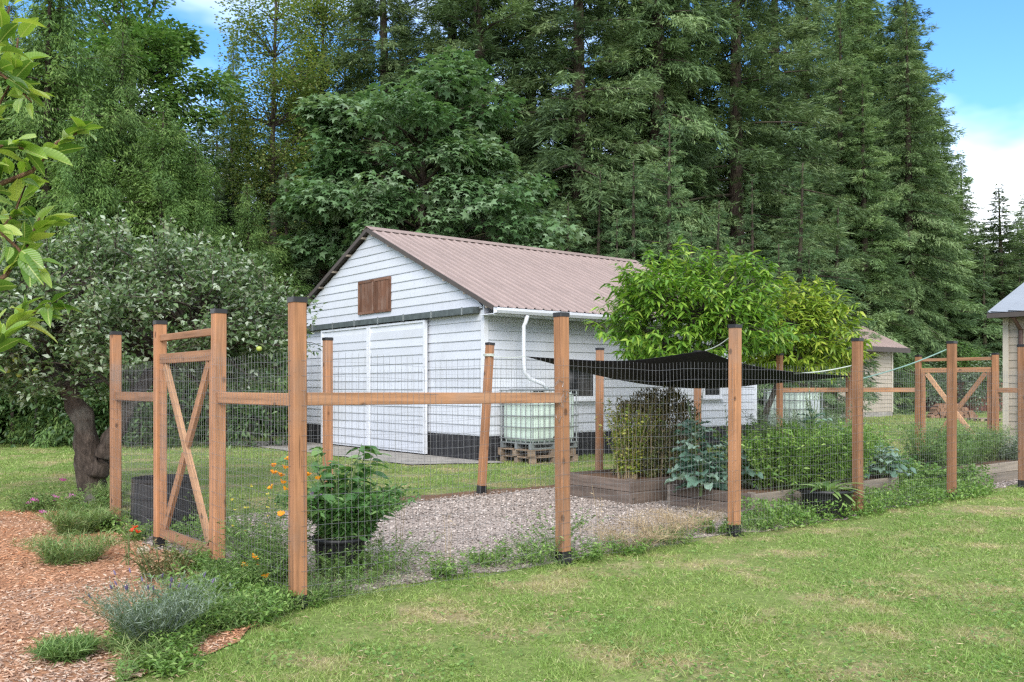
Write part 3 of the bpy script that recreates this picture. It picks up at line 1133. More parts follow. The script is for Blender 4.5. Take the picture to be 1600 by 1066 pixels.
def make_tote(label, loc, rz, group):
    t = thing('water_tote', label, 'water tank', loc, rz, group)
    base = MB()
    for y in (0.02, 0.45, 0.90):
        base.box(0.0, y, 0.0, 1.2, y + 0.08, 0.03)
    for x in (0.0, 0.55, 1.12):
        for y in (0.02, 0.45, 0.90):
            base.box(x, y, 0.03, x + 0.08, y + 0.08, 0.10)
    base.build('base_frame', 'steel', t)
    MB().box(0.0, 0.0, 0.10, 1.2, 1.0, 0.125).build('base_plate', 'steel', t)
    # bottle with softly rounded corners
    import bmesh
    bm = bmesh.new()
    bmesh.ops.create_cube(bm, size=1.0)
    for v in bm.verts:
        v.co = Vector((0.6 + v.co.x * 1.13, 0.5 + v.co.y * 0.93, 0.615 + v.co.z * 0.97))
    bmesh.ops.bevel(bm, geom=list(bm.edges), offset=0.09, segments=4, profile=0.5, affect='EDGES')
    mb_ = bpy.data.meshes.new('bottle')
    bm.to_mesh(mb_)
    bm.free()
    mb_.polygons.foreach_set('use_smooth', np.ones(len(mb_.polygons), dtype=bool))
    bt = link('bottle', mb_, 'tank', t)
    MB().lathe([(0.0, 1.15), (0.11, 1.15), (0.11, 1.09), (0.0, 1.09)], 16, (0.6, 0.5)).build('lid', 'black', bt)
    cage = MB()
    for i in range(9):
        x = 0.03 + i * 1.14 / 8
        for y in (0.008, 0.992):
            cage.tube([(x, y, 0.12), (x, y, 1.14)], 0.010, 5)
    for i in range(7):
        y = 0.05 + i * 0.9 / 6
        for x in (0.008, 1.192):
            cage.tube([(x, y, 0.12), (x, y, 1.14)], 0.010, 5)
    for z_ in (0.2, 0.42, 0.64, 0.86, 1.06, 1.14):
        cage.tube([(-0.004, -0.004, z_), (1.204, -0.004, z_), (1.204, 1.004, z_), (-0.004, 1.004, z_), (-0.004, -0.004, z_)], 0.011, 5)
    for y in (0.3, 0.7):
        cage.tube([(0.0, y, 1.151), (1.2, y, 1.151)], 0.011, 5)
    cage.build('cage', 'steel', t)
    MB().box(0.62, -0.022, 0.5, 0.98, -0.014, 0.86).build('label_plate', 'panel_white', t)
    vz = MB().lathe([(0.05, 0.0), (0.05, 0.12)], 12)
    MB().tube([(0.6, 0.02, 0.21), (0.6, -0.07, 0.21)], 0.045, 10).tube([(0.6, -0.05, 0.21), (0.6, -0.05, 0.30)], 0.02, 8).build('valve', 'black', t)
    return t


for k, (b0, lab) in enumerate(((0.31, 'beside the barn corner under the downspout'), (9.0, 'past the far end of the barn'))):
    for lv in range(2):
        c = Bp(b0 - 0.02 * lv, -1.1 + 0.015 * lv)
        make_pallet('weathered wooden pallet %s in the stack %s' % (('on the ground', 'on top')[lv], lab), (c[0], c[1], 0.0 + 0.142 * lv), TH + R(1.2 * lv), 'pallets under the water totes')
    c = Bp(b0, -1.1)
    make_tote('caged white plastic water tote %s' % lab, (c[0], c[1], 0.284), TH, 'water totes')


# ================================================================== FENCE
fence = thing('garden_fence', 'stained cedar post and wire mesh fence around the vegetable garden', 'fence', (P0[0], P0[1], 0), TH)
PWD = 0.098
HP = 2.10
post_me = MB().cbox(-PWD / 2, -PWD / 2, 0.105, PWD / 2, PWD / 2, HP, 0.008).mesh('post')
cap_me = MB().cbox(-0.054, -0.054, HP - 0.012, 0.054, 0.054, HP + 0.014, 0.008).prism([(-0.05, -0.05), (0.05, -0.05), (0.05, 0.05), (-0.05, 0.05)], HP + 0.0142, HP + 0.024, 'xy').mesh('post_cap')
slv_me = MB().cbox(-0.0525, -0.0525, 0.0, 0.0525, 0.0525, 0.112, 0.006).box(-0.075, -0.075, 0.0, 0.075, 0.075, 0.006).mesh('post_sleeve')


def add_post(x, y, dz=0.0, rot=(0, 0, 0), parent=None):
    p = link('post', post_me, 'cedar', parent or fence, loc=(x, y, dz), rot=rot)
    link('post_cap', cap_me, 'black', p)
    link('post_sleeve', slv_me, 'black', p)
    return p


front = []
for i, t in enumerate(FT):
    dz = [-0.02, 0.005, 0.0, -0.06, -0.02, 0.0, 0.0][i]
    add_post(t, 0, dz if dz < 0 else 0.0, (R(rng.uniform(-.5, .5)), R(rng.uniform(-.4, .4)), 0))
add_post(0, GS1, 0.0, (0, R(0.3), 0))
add_post(0, GS2, -0.01, (R(0.3), 0, 0))
add_post(0, SB, -0.04)
for i, t in enumerate(BT):
    lean = (0, R(4.2), 0) if i == 1 else (R(rng.uniform(-.6, .6)), R(rng.uniform(-.6, .6)), 0)
    add_post(t, SB, [-0.02, 0.0, -0.02, 0.0, 0.0, 0.0][i], lean)
KG1, KG2 = 1.73, 3.19                                   # far gate's posts, from the long fence
TEG = 14.72
add_post(TEG, KG1)
add_post(TEG, KG2)
add_post(TEG, 0)


def rail(p, q, z0=1.41, z1=None, mat='cedar_x', name='rail', w_=0.04, h_=0.088, parent=None):
    z1 = z0 if z1 is None else z1
    P, Q = Vector((*p, z0)), Vector((*q, z1))
    Lr = (Q - P).length
    d = Q - P
    me_ = MB().cbox(0, -w_ / 2, -h_ / 2, Lr, w_ / 2, h_ / 2, 0.004, 0).mesh(name)
    return link(name, me_, mat, parent or fence, loc=P, rot=(0, -math.asin(d.z / Lr), math.atan2(d.y, d.x)))


hp = PWD / 2 + 0.001
rail((hp, -0.02), (FT[1] - hp, -0.02), 1.415, 1.405)
rail((0, hp), (0, GS1 - hp), 1.41)
rail((0, GS2 + hp), (0, SB - hp), 1.40)
rail((0.0, GS1 + hp), (0.0, GS2 - hp), 1.945, 1.95, h_=0.06)
rail((BT[4] + hp, SB), (BT[5] - hp, SB), 1.43)
rail((BT[5] + hp, SB - 0.02), (TEG - 0.02, KG2 + hp), 1.43)
rail((TEG, hp), (TEG, KG1 - hp), 1.43)
rail((TEG, KG1 + hp), (TEG, KG2 - hp), 2.02, h_=0.06)


def wire_panel(p, q, z0=0.04, z1=1.74, parent=None, r=0.00115, sx=0.051, sz=0.1016, seed=0, wob=0.012, name='wire_mesh'):
    """welded wire: verticals every 5 cm, horizontals every 10 cm, slightly slack"""
    g = np.random.default_rng(seed)
    p, q = np.array(p, float), np.array(q, float)
    Lw = np.hypot(*(q - p))
    d = (q - p) / Lw
    nrm = np.array([-d[1], d[0]])
    ph = g.uniform(0, 6.28, 8)

    def slack(x, z):
        env = np.sin(np.pi * np.clip(x / Lw, 0, 1))
        return env * wob * (np.sin(3.1 * x + ph[0]) + 0.6 * np.sin(2.3 * z * 2 + ph[1] + 4 * x))

    def sag(x, z):
        env = np.sin(np.pi * np.clip(x / Lw, 0, 1))
        return env * (-0.018 + 0.010 * np.sin(2.7 * x + ph[2] + z) + 0.006 * np.sin(7 * x + ph[3] + 2 * z))

    V_, T_, n0 = [], [], 0
    tri = np.array([(0, 120), (120, 0), (240, 0)])
    ang = np.radians([90, 210, 330])

    def strand(xs, zs):
        nonlocal n0
        off = slack(xs, zs)
        zz = zs + sag(xs, zs)
        P = np.stack([p[0] + d[0] * xs + nrm[0] * off, p[1] + d[1] * xs + nrm[1] * off, zz], 1)
        dd = np.gradient(P, axis=0)
        dd = norm(dd)
        a1 = np.array([nrm[0], nrm[1], 0.0])
        a2 = norm(np.cross(dd, a1))
        k = len(P)
        ring = P[:, None, :] + r * (np.cos(ang)[None, :, None] * a1[None, None, :] + np.sin(ang)[None, :, None] * a2[:, None, :])
        V_.append(ring.reshape(-1, 3))
        i = np.arange(k - 1)[:, None] * 3
        j = np.arange(3)[None, :]
        j2 = (j + 1) % 3
        T_.append(np.stack([i + j, i + j2, i + 3 + j2, i + 3 + j], 2).reshape(-1, 4) + n0)
        n0 += 3 * k

    for x in np.arange(0.02, Lw, sx):
        zs = np.linspace(z0, z1, 7)
        strand(np.full(7, x), zs)
    m = max(6, int(Lw / 0.15))
    for z_ in np.arange(z0 + 0.01, z1 + 0.005, sz):
        xs = np.linspace(0, Lw, m)
        strand(xs, np.full(m, z_))
    me_ = mesh_np(name, np.concatenate(V_), quads=np.concatenate(T_))
    return link(name, me_, 'wire', parent or fence)


fo = -(PWD / 2 + 0.004)
for i in range(len(FT) - 1):
    wire_panel((FT[i], fo), (FT[i + 1], fo), seed=i)
wire_panel((fo, 0.0), (fo, GS1), seed=21)
wire_panel((fo, GS2), (fo, SB), seed=22)
bo = SB + PWD / 2 + 0.004
bts = [0.0] + BT
for i in range(len(bts) - 1):
    wire_panel((bts[i], bo), (bts[i + 1], bo), seed=31 + i)
wire_panel((BT[5], SB), (TEG + 0.05, KG2), seed=41)
wire_panel((TEG + 0.053, 0.0), (TEG + 0.053, KG1), seed=42)

# loose wire ends twisted at the second post of the long side
for k in range(5):
    g = np.random.default_rng(90 + k)
    p = np.array([FT[1] - 0.06, -0.06, 1.25 + 0.07 * k])
    pts = [p]
    for j in range(6):
        p = p + g.uniform(-0.05, 0.05, 3) * np.array([1, 0.5, 1.3])
        pts.append(p)
    MB().tube(pts, 0.0022, 4).build('wire_end', 'wire', fence)


# ================================================================== GATES
def gate(name, label, loc, rz, width, flip=False):
    """garden gate in local x = along the opening, y = outward; hinges at x = width"""
    gt = thing(name, label, 'gate', loc, rz, 'garden gates')
    z0, z1 = 0.10, 1.80
    sw_ = 0.075
    MB().cbox(0, -0.02, z0 + 0.09, sw_, 0.02, z1 - 0.09, 0.003).build('stile', 'cedar', gt)
    MB().cbox(width - sw_, -0.02, z0 + 0.09, width, 0.02, z1 - 0.09, 0.003).build('stile', 'cedar', gt)
    MB().cbox(0, -0.021, z1 - 0.09, width, 0.021, z1, 0.003, 0).build('top_rail', 'cedar_x', gt)
    MB().cbox(0, -0.021, z0, width, 0.021, z0 + 0.09, 0.003, 0).build('bottom_rail', 'cedar_x', gt)

    def brace(p, q, y, mat):
        P, Q = Vector(p), Vector(q)
        d = Q - P
        me_ = MB().cbox(0, -0.018, -0.042, d.length, 0.018, 0.042, 0.003, 0).mesh('brace')
        return link('brace', me_, mat, gt, loc=(P.x, y, P.z), rot=(0, -math.atan2(d.z, d.x), 0))
    a, b = (0.11, 0, z1 - 0.11), (width - 0.11, 0, z0 + 0.11)
    c, e = (width - 0.11, 0, z1 - 0.11), (0.11, 0, z0 + 0.11)
    brace(e, c, -0.001, 'cedar_pale')
    mid = Vector(((a[0] + b[0]) / 2, 0, (a[2] + b[2]) / 2))
    dd = (Vector(b) - Vector(a)).normalized()
    brace(a, mid - dd * 0.062, 0.001, 'cedar_x')
    brace(mid + dd * 0.062, b, 0.001, 'cedar_x')
    for z_ in (0.32, 0.95, 1.62):
        h_ = MB().box(width - 0.012, -0.036, z_ - 0.05, width + 0.035, -0.0215, z_ + 0.05)
        h_.tube([(width + 0.006, -0.040, z_ - 0.055), (width + 0.006, -0.040, z_ + 0.055)], 0.008, 8)
        h_.build('hinge', 'black', gt)
    MB().box(0.005, -0.045, 1.0, 0.05, -0.0215, 1.04).box(-0.045, -0.04, 1.005, 0.005, -0.03, 1.03).box(0.02, -0.035, 0.86, 0.045, -0.0215, 0.99).build('latch', 'black', gt)
    wire_panel((0.0, 0.03), (width, 0.03), z0 + 0.02, z1 - 0.02, gt, seed=61, wob=0.004)
    return gt


gw = GS2 - GS1 - PWD - 0.03
c = G(0, GS1 + PWD / 2 + 0.015)
gate('garden_gate', 'cedar gate with crossed braces beside the leafy apple tree', (c[0], c[1], 0), TH + R(90), gw)
gw2 = KG2 - KG1 - PWD - 0.03
c = G(TEG, KG1 + PWD / 2 + 0.015)
gate('garden_gate', 'cedar gate with crossed braces next to the beige shed', (c[0], c[1], 0.06), TH + R(90), gw2)


# ================================================================== SHADE SAIL
sail = thing('shade_sail', 'black shade cloth stretched between the fence posts', 'shade cloth', (2.2, 11.0, 0))
O = Vector((2.2, 11.0, 0))
A, B_, C_, D_ = at(822, 557, 12.35), at(1102, 548, 9.55), at(1334, 588, 10.6), at(1165, 603, 15.3)
nu, nv = 36, 18
vs = []
for i in range(nu + 1):
    for j in range(nv + 1):
        s, r_ = i / nu, j / nv
        # corners: A (0,0)  B (1,0)  C (1,1)  D (0,1); edges pulled inward, cloth hanging in the middle
        e = 0.10
        ss = s + e * (0.5 - s) * math.sin(math.pi * r_) * (1.6 if s > 0.5 else 0.4)
        rr = r_ + e * (0.5 - r_) * math.sin(math.pi * s) * (1.5 if r_ < 0.5 else 0.3)
        p = (A * (1 - ss) + B_ * ss) * (1 - rr) + (D_ * (1 - ss) + C_ * ss) * rr
        belly = math.sin(math.pi * s) * math.sin(math.pi * r_)
        p.z += -0.10 * belly - 0.05 * math.sin(math.pi * s) * (1 - r_) + 0.012 * math.sin(9 * s + 5 * r_) * (0.3 + belly) - 0.04 * math.sin(math.pi * r_) - 0.15 * math.sin(math.pi * r_) * (1 - s) ** 2
        vs.append(p - O)
fs = [(i * (nv + 1) + j, (i + 1) * (nv + 1) + j, (i + 1) * (nv + 1) + j + 1, i * (nv + 1) + j + 1) for i in range(nu) for j in range(nv)]
cl = MB().add(vs, fs).build('cloth', 'cloth', sail, True)
sm = cl.modifiers.new('thick', 'SOLIDIFY')
sm.thickness = 0.004


def rope(p, q, mat, r_=0.006, sag_=0.02, name='rope'):
    p, q = Vector(p), Vector(q)
    pts = [p.lerp(q, k / 8) - Vector((0, 0, sag_ * math.sin(math.pi * k / 8))) - O for k in range(9)]
    MB().tube(pts, r_, 6).build(name, mat, sail)


def ptop(t, s, z):
    g = G(t, s)
    return Vector((g[0], g[1], z))


rope(A, ptop(BT[1] + 0.13, SB - 0.05, 1.93), 'rope', 0.005)
rope(B_, ptop(FT[2], 0.05, 2.0), 'rope', 0.006)
rope(C_, ptop(FT[3], 0.05, 1.62), 'rope_green', 0.006)
rope(at(1240, 584, 10.6), ptop(FT[3], 0.05, 1.75), 'rope', 0.007)
rope(ptop(FT[3] + 0.06, 0.03, 1.58), ptop(FT[4], 0.05, 2.0), 'rope_green', 0.008, 0.03)
rope(D_, ptop(BT[3], SB - 0.05, 1.66), 'rope_green', 0.005)
wr = MB()
for k in range(3):
    ctr = ptop(BT[1] + 0.135, SB, 1.93 + 0.012 * k) - O
    wr.tube([(ctr.x + 0.075 * math.cos(a), ctr.y + 0.075 * math.sin(a), ctr.z) for a in np.linspace(0, 2 * math.pi, 13)], 0.006, 5)
wr.build('rope_wrap', 'rope', sail)


# ================================================================== RAISED BEDS, POTS
def raised_bed(label, t0, t1, s0, s1, h, mat):
    c = G(t0, s0)
    b = thing('raised_bed', label, 'garden bed', (c[0], c[1], 0), TH, 'raised garden beds')
    lx, ly, th_ = t1 - t0, s1 - s0, 0.045
    n = 2
    bh = h / n
    for i in range(n):
        z0 = i * bh
        for (p, q) in (((0, 0), (lx, 0)), ((0, ly), (lx, ly))):
            MB().cbox(0, -th_ / 2, z0 + 0.002, lx, th_ / 2, z0 + bh - 0.002, 0.004, 0).build('board', mat, b, loc=(p[0], p[1], 0))
        for x in (th_ / 2 + 0.001, lx - th_ / 2 - 0.001):
            me_ = MB().cbox(th_ / 2 + 0.001, -th_ / 2, z0 + 0.003, ly - th_ / 2 - 0.001, th_ / 2, z0 + bh - 0.003, 0.004, 0).mesh('board')
            link('board', me_, 'greywood', b, loc=(x, 0, 0), rot=(0, 0, R(90)))  # end boards take the darker wood: the shade on this face, painted in
    for x in (0.07, lx - 0.07):
        for y in (0.07, ly - 0.07):
            MB().cbox(x - 0.022, y - 0.045, 0, x + 0.022, y + 0.045, h + 0.01, 0.004).build('corner_post', mat, b)
    vs, fs = [], []
    nx, ny = max(4, int(lx / 0.12)), max(4, int(ly / 0.12))
    for i in range(nx + 1):
        for j in range(ny + 1):
            vs.append((0.03 + (lx - 0.06) * i / nx, 0.03 + (ly - 0.06) * j / ny, h - 0.05 + 0.02 * rng.random()))
    for i in range(nx):
        for j in range(ny):
            fs.append((i * (ny + 1) + j, (i + 1) * (ny + 1) + j, (i + 1) * (ny + 1) + j + 1, i * (ny + 1) + j + 1))
    MB().add(vs, fs).build('soil', 'soil', b, True)
    return b


raised_bed('dark weathered bed holding the clipped brown bush', 5.62, 7.9, 2.3, 3.55, 0.31, 'greywood')
raised_bed('weathered bed of kale and bushy greens with pale corner boards', 5.95, 9.2, 0.68, 1.95, 0.26, 'greywood_pale')
raised_bed('weathered bed of airy herbs near the far gate', 11.0, 13.6, 0.55, 1.9, 0.30, 'greywood_pale')


def pot(label, loc, r, h, group='black plant pots', ribs=True):
    p = thing('plant_pot', label, 'plant pot', loc, 0, group)
    n = 36
    prof = [(r * 0.80, 0.0), (r * 0.84, h * 0.05), (r * 0.92, h * 0.86), (r * 0.93, h * 0.87), (r, h * 0.88), (r, h), (r * 0.94, h), (r * 0.93, h * 0.9)]
    m = MB().lathe(prof, n)
    m.f.append(tuple(reversed(range(n))))
    m.build('body', 'black', p, True)
    MB().lathe([(0.0, h * 0.9), (r * 0.5, h * 0.91), (r * 0.94, h * 0.9)], n).build('soil', 'soil', p)
    for sgn in (-1, 1):
        MB().tube([(sgn * r * 0.98, -0.05, h * 0.92), (sgn * (r + 0.03), -0.04, h * 0.95), (sgn * (r + 0.03), 0.04, h * 0.95), (sgn * r * 0.98, 0.05, h * 0.92)], 0.008, 6).build('handle', 'black', p)
    return p


POT1 = ground(528, 903)
POT1 = np.array([POT1[0] - 0.02, POT1[1] + 0.18])
pot('black pot of dahlia leaves inside the fence corner', (POT1[0], POT1[1], 0), 0.22, 0.30)
POT2 = ground(1296, 812) + np.array([0.05, 0.25])
pot('wide black pot with strap leaves before the weathered bed', (POT2[0], POT2[1], 0), 0.30, 0.32)

# black slatted compost bin inside the gate fence
c = ground(232, 836) + np.array([0.03, 0.35])
cb = thing('compost_bin', 'black ribbed compost bin behind the gate', 'bin', (c[0], c[1], 0))
m = MB()
n = 64
vs, fs = [], []
prof = [(0.325, 0.0), (0.33, 0.03), (0.315, 0.50), (0.325, 0.52), (0.325, 0.55), (0.295, 0.55), (0.29, 0.05), (0.0, 0.05)]
for i, (r_, z_) in enumerate(prof):
    for k in range(n):
        a = 2 * math.pi * k / n
        rr = r_ + (0.008 if (k % 4 < 2 and i in (1, 2)) else 0.0)
        vs.append((rr * math.cos(a), rr * math.sin(a), z_))
for i in range(len(prof) - 1):
    for k in range(n):
        fs.append((i * n + k, i * n + (k + 1) % n, (i + 1) * n + (k + 1) % n, (i + 1) * n + k))
m.add(vs, fs).build('body', 'black', cb)
for z_ in (0.17, 0.34):
    MB().lathe([(0.326, z_), (0.338, z_ + 0.006), (0.338, z_ + 0.02), (0.322, z_ + 0.026)], n).build('hoop', 'black', cb)

# a pale round stone by the gate
import bmesh
bm = bmesh.new()
bmesh.ops.create_icosphere(bm, subdivisions=3, radius=1)
for v in bm.verts:
    q = v.co
    k = 1 + 0.10 * math.sin(3 * q.x + 1) * math.cos(2.3 * q.y) + 0.06 * math.sin(5 * q.z + q.x * 2)
    v.co = Vector((q.x * 0.062 * k, q.y * 0.05 * k, q.z * 0.042 * k))
me = bpy.data.meshes.new('stone')
bm.to_mesh(me)
bm.free()
me.polygons.foreach_set('use_smooth', np.ones(len(me.polygons), dtype=bool))
M['stone'] = plain('pale stone', (0.45, 0.38, 0.29), 0.85, 0, 0.2, 0.2, 20)
c = ground(224, 868)
tag(link('stone', me, 'stone', loc=(c[0], c[1], 0.045), rot=(0, 0, 0.6)), 'pale rounded stone lying on the mulch by the gate', 'stone')

# ================================================================== BEIGE HOUSE BEHIND, SHED AT THE SIDE
HX, HL, HW, HZ = np.array([19.1, 45.0]), 9.5, 5.2, 3.35
house = thing('outbuilding', 'beige sided outbuilding with brown metal roof behind the peach trees', 'building', (HX[0], HX[1], 0), TH)
MB().box(-HL, 0.02, 0.0, -0.02, HW, HZ).build('wall_core', 'beige', house)
hw_ = MB().box(-HL, -0.01, 0.0, 0.0, 0.015, 0.25).build('wall', 'concrete', house)
hm = lap(HL, h=0.2).mesh('siding_board')
for i in range(int((HZ - 0.25) / 0.2)):
    link('siding_board', hm, 'beige', hw_, loc=(-HL, 0, 0.25 + i * 0.2))
MB().box(-0.12, -0.035, 0.2, 0.03, -0.0255, HZ).build('corner_trim', 'beige_trim', house)
wn = MB().box(-7.2, -0.05, 1.2, -5.9, -0.026, 2.3).build('window', 'beige_trim', house)
MB().box(-7.1, -0.06, 1.3, -6.0, -0.051, 2.2).build('pane', 'glass', wn)
hr = 0.5
for side in (0, 1):
    def Y2(a):
        return a if side == 0 else HW - a
    q = [(-0.6, HZ - 0.6 * hr + 0.28), (HW / 2, HZ + HW / 2 * hr + 0.28), (HW / 2, HZ + HW / 2 * hr + 0.36), (-0.6, HZ - 0.6 * hr + 0.36)]
    rf = MB().prism([(Y2(a), z_) for a, z_ in q], -HL - 0.5, 0.5, 'yz').build('roof', 'under', house)
    n = int((HL + 1.0) / 0.3)
    vs, fs = [], []
    for i in range(n):
        x = -HL - 0.5 + i * 0.3
        for px_, h_ in ((0, 0.0), (0.12, 0.0), (0.14, 0.03), (0.18, 0.03), (0.2, 0.0), (0.299, 0.0)):
            for a in (-0.64, HW / 2):
                vs.append((x + px_, Y2(a), HZ + a * hr + 0.364 + h_))
        k0 = i * 12
        for j in range(5):
            fs.append((k0 + 2 * j, k0 + 2 * j + 2, k0 + 2 * j + 3, k0 + 2 * j + 1))
    MB().add(vs, fs).build('roof_sheet', 'roof', rf)
MB().prism([(0.0, HZ), (HW, HZ), (HW / 2, HZ + HW / 2 * hr + 0.25)], -HL, -0.03, 'yz').build('gable', 'beige', house)
MB().box(-HL - 0.5, -0.68, HZ - 0.18, 0.5, -0.605, HZ + 0.06).build('gutter', 'under', house)

SX = np.array([12.02, 21.9])
shed = thing('garden_shed', 'beige lap sided shed with grey metal roof and brown downspout', 'shed', (SX[0], SX[1], 0), TH)
SL, SD, SZ = 6.0, 4.0, 3.25
MB().box(0.02, -SL, 0.0, SD, 0.0, SZ + 0.05).build('wall_core', 'beige', shed)
sw2 = MB().box(-0.012, -SL, 0.0, 0.018, 0.0, 0.1).build('wall', 'concrete', shed)
sm_ = lap(SL, h=0.185).mesh('siding_board')
for i in range(int((SZ - 0.1) / 0.185)):
    link('siding_board', sm_, 'beige', sw2, loc=(0, 0, 0.1 + i * 0.185), rot=RF)
MB().box(-0.06, -0.13, 0.08, -0.0265, 0.0, SZ).build('corner_trim', 'beige_trim', shed)
MB().prism([(-0.45, SZ + 0.02), (SD / 2, SZ + 1.0), (SD + 0.45, SZ + 0.02), (SD + 0.45, SZ - 0.08), (-0.45, SZ - 0.08)], -SL - 0.3, 0.15, 'xz').build('roof', 'under', shed)
rs = [(-0.5, SZ + 0.03), (SD / 2, SZ + 1.06), (SD + 0.5, SZ + 0.03)]
pn = MB()
y = -SL - 0.3
while y < 0.15:
    y1 = min(y + 0.4, 0.17)
    a, b = rs[0], rs[1]
    me_ = MB().add([(a[0], y + .002, a[1]), (b[0], y + .002, b[1]), (b[0], y1 - .002, b[1]), (a[0], y1 - .002, a[1]),
                    (a[0], y1 - .002, a[1] + 0.035), (b[0], y1 - .002, b[1] + 0.035), (b[0], y1 - 0.02, b[1] + 0.035), (a[0], y1 - 0.02, a[1] + 0.035)],
                   [(0, 1, 2, 3), (3, 2, 5, 4), (4, 5, 6, 7), (7, 6, 1, 0)])
    me_.build('roof_panel', 'roof_grey', shed)
    y += 0.4
b, c2 = rs[1], rs[2]
MB().add([(b[0], -SL - 0.3, b[1]), (c2[0], -SL - 0.3, c2[1]), (c2[0], 0.17, c2[1]), (b[0], 0.17, b[1])], [(0, 1, 2, 3)]).build('roof_panel', 'roof_grey', shed)
MB().box(-0.58, -SL - 0.3, SZ - 0.1, -0.505, 0.15, SZ + 0.01).build('gutter', 'under', shed)
M['brown'] = plain('brown painted metal', (0.075, 0.04, 0.03), 0.5)
MB().tube([(-0.52, -0.42, SZ - 0.1), (-0.3, -0.42, SZ - 0.25), (-0.08, -0.42, SZ - 0.4), (-0.08, -0.42, 0.25), (-0.2, -0.42, 0.12)], 0.05, 8).build('downspout', 'brown', shed)

# ================================================================== FAR YARD: FIREWOOD, SLABS, BOARD FENCE
fl = ground(1452, 648)
wood_c = np.array([(1452 - 800) / F * 42.0, 42.0])
fwd = thing('firewood_stack', 'loose stack of split firewood beyond the far gate', 'firewood', (wood_c[0], wood_c[1], 0), 0.25)
log_me = MB().prism([(-0.11, -0.07), (0.10, -0.08), (0.12, 0.04), (0.0, 0.11), (-0.10, 0.06)], -0.22, 0.22).mesh('log')
M['log'] = wood('split log', (0.22, 0.12, 0.07), 1)
row = 0
for r_, cnt in enumerate((11, 10, 8, 5)):
    for i in range(cnt):
        link('log', log_me, 'log', fwd, loc=(0.12 + r_ * 0.12 + i * 0.225, rng.uniform(-0.05, 0.05), 0.08 + r_ * 0.165), rot=(R(rng.uniform(-3, 3)), R(rng.choice([0, 72, 144, 216, 288])), R(rng.uniform(-12, 12))))
c = np.array([(1533 - 800) / F * 38.0, 38.0])
make_pallet('grey pallet lying on the far lawn by the firewood', (c[0], c[1], 0), 0.1, None)
bfence = thing('board_fence', 'low reddish board fence far behind the firewood', 'fence', ((1385 - 800) / F * 54.0, 54.0, 0), -0.03)
bm_ = MB().cbox(0, 0, 0.05, 0.15, 0.025, 1.75, 0.004).mesh('board')
for i in range(58):
    link('board', bm_, 'redwood', bfence, loc=(i * 0.165, 0, -0.02 * (i % 3)))
for z_ in (0.4, 1.4):
    MB().box(0, 0.026, z_, 58 * 0.165, 0.065, z_ + 0.09).build('rail', 'redwood', bfence)
for i in range(5):
    MB().box(i * 2.35, 0.066, 0, i * 2.35 + 0.1, 0.16, 1.8).build('post', 'greywood', bfence)


# ================================================================== TREES
def trunk_mesh(name, H, r0, r1=0.03, lean=0.0, seed=0, n=9, segs=12, flare=1.5):
    g = np.random.default_rng(seed)
    pts, rad = [], []
    ax = g.uniform(0, 6.28)
    for i in range(segs + 1):
        s = i / segs
        pts.append((lean * math.cos(ax) * H * s + 0.04 * math.sin(5 * s + ax), lean * math.sin(ax) * H * s + 0.04 * math.cos(4 * s), H * s - 0.05))
        rad.append(r0 + (r1 - r0) * s + (flare - 1) * r0 * math.exp(-s * H / 0.5))
    return MB().tube(pts, rad, n).mesh(name, True)


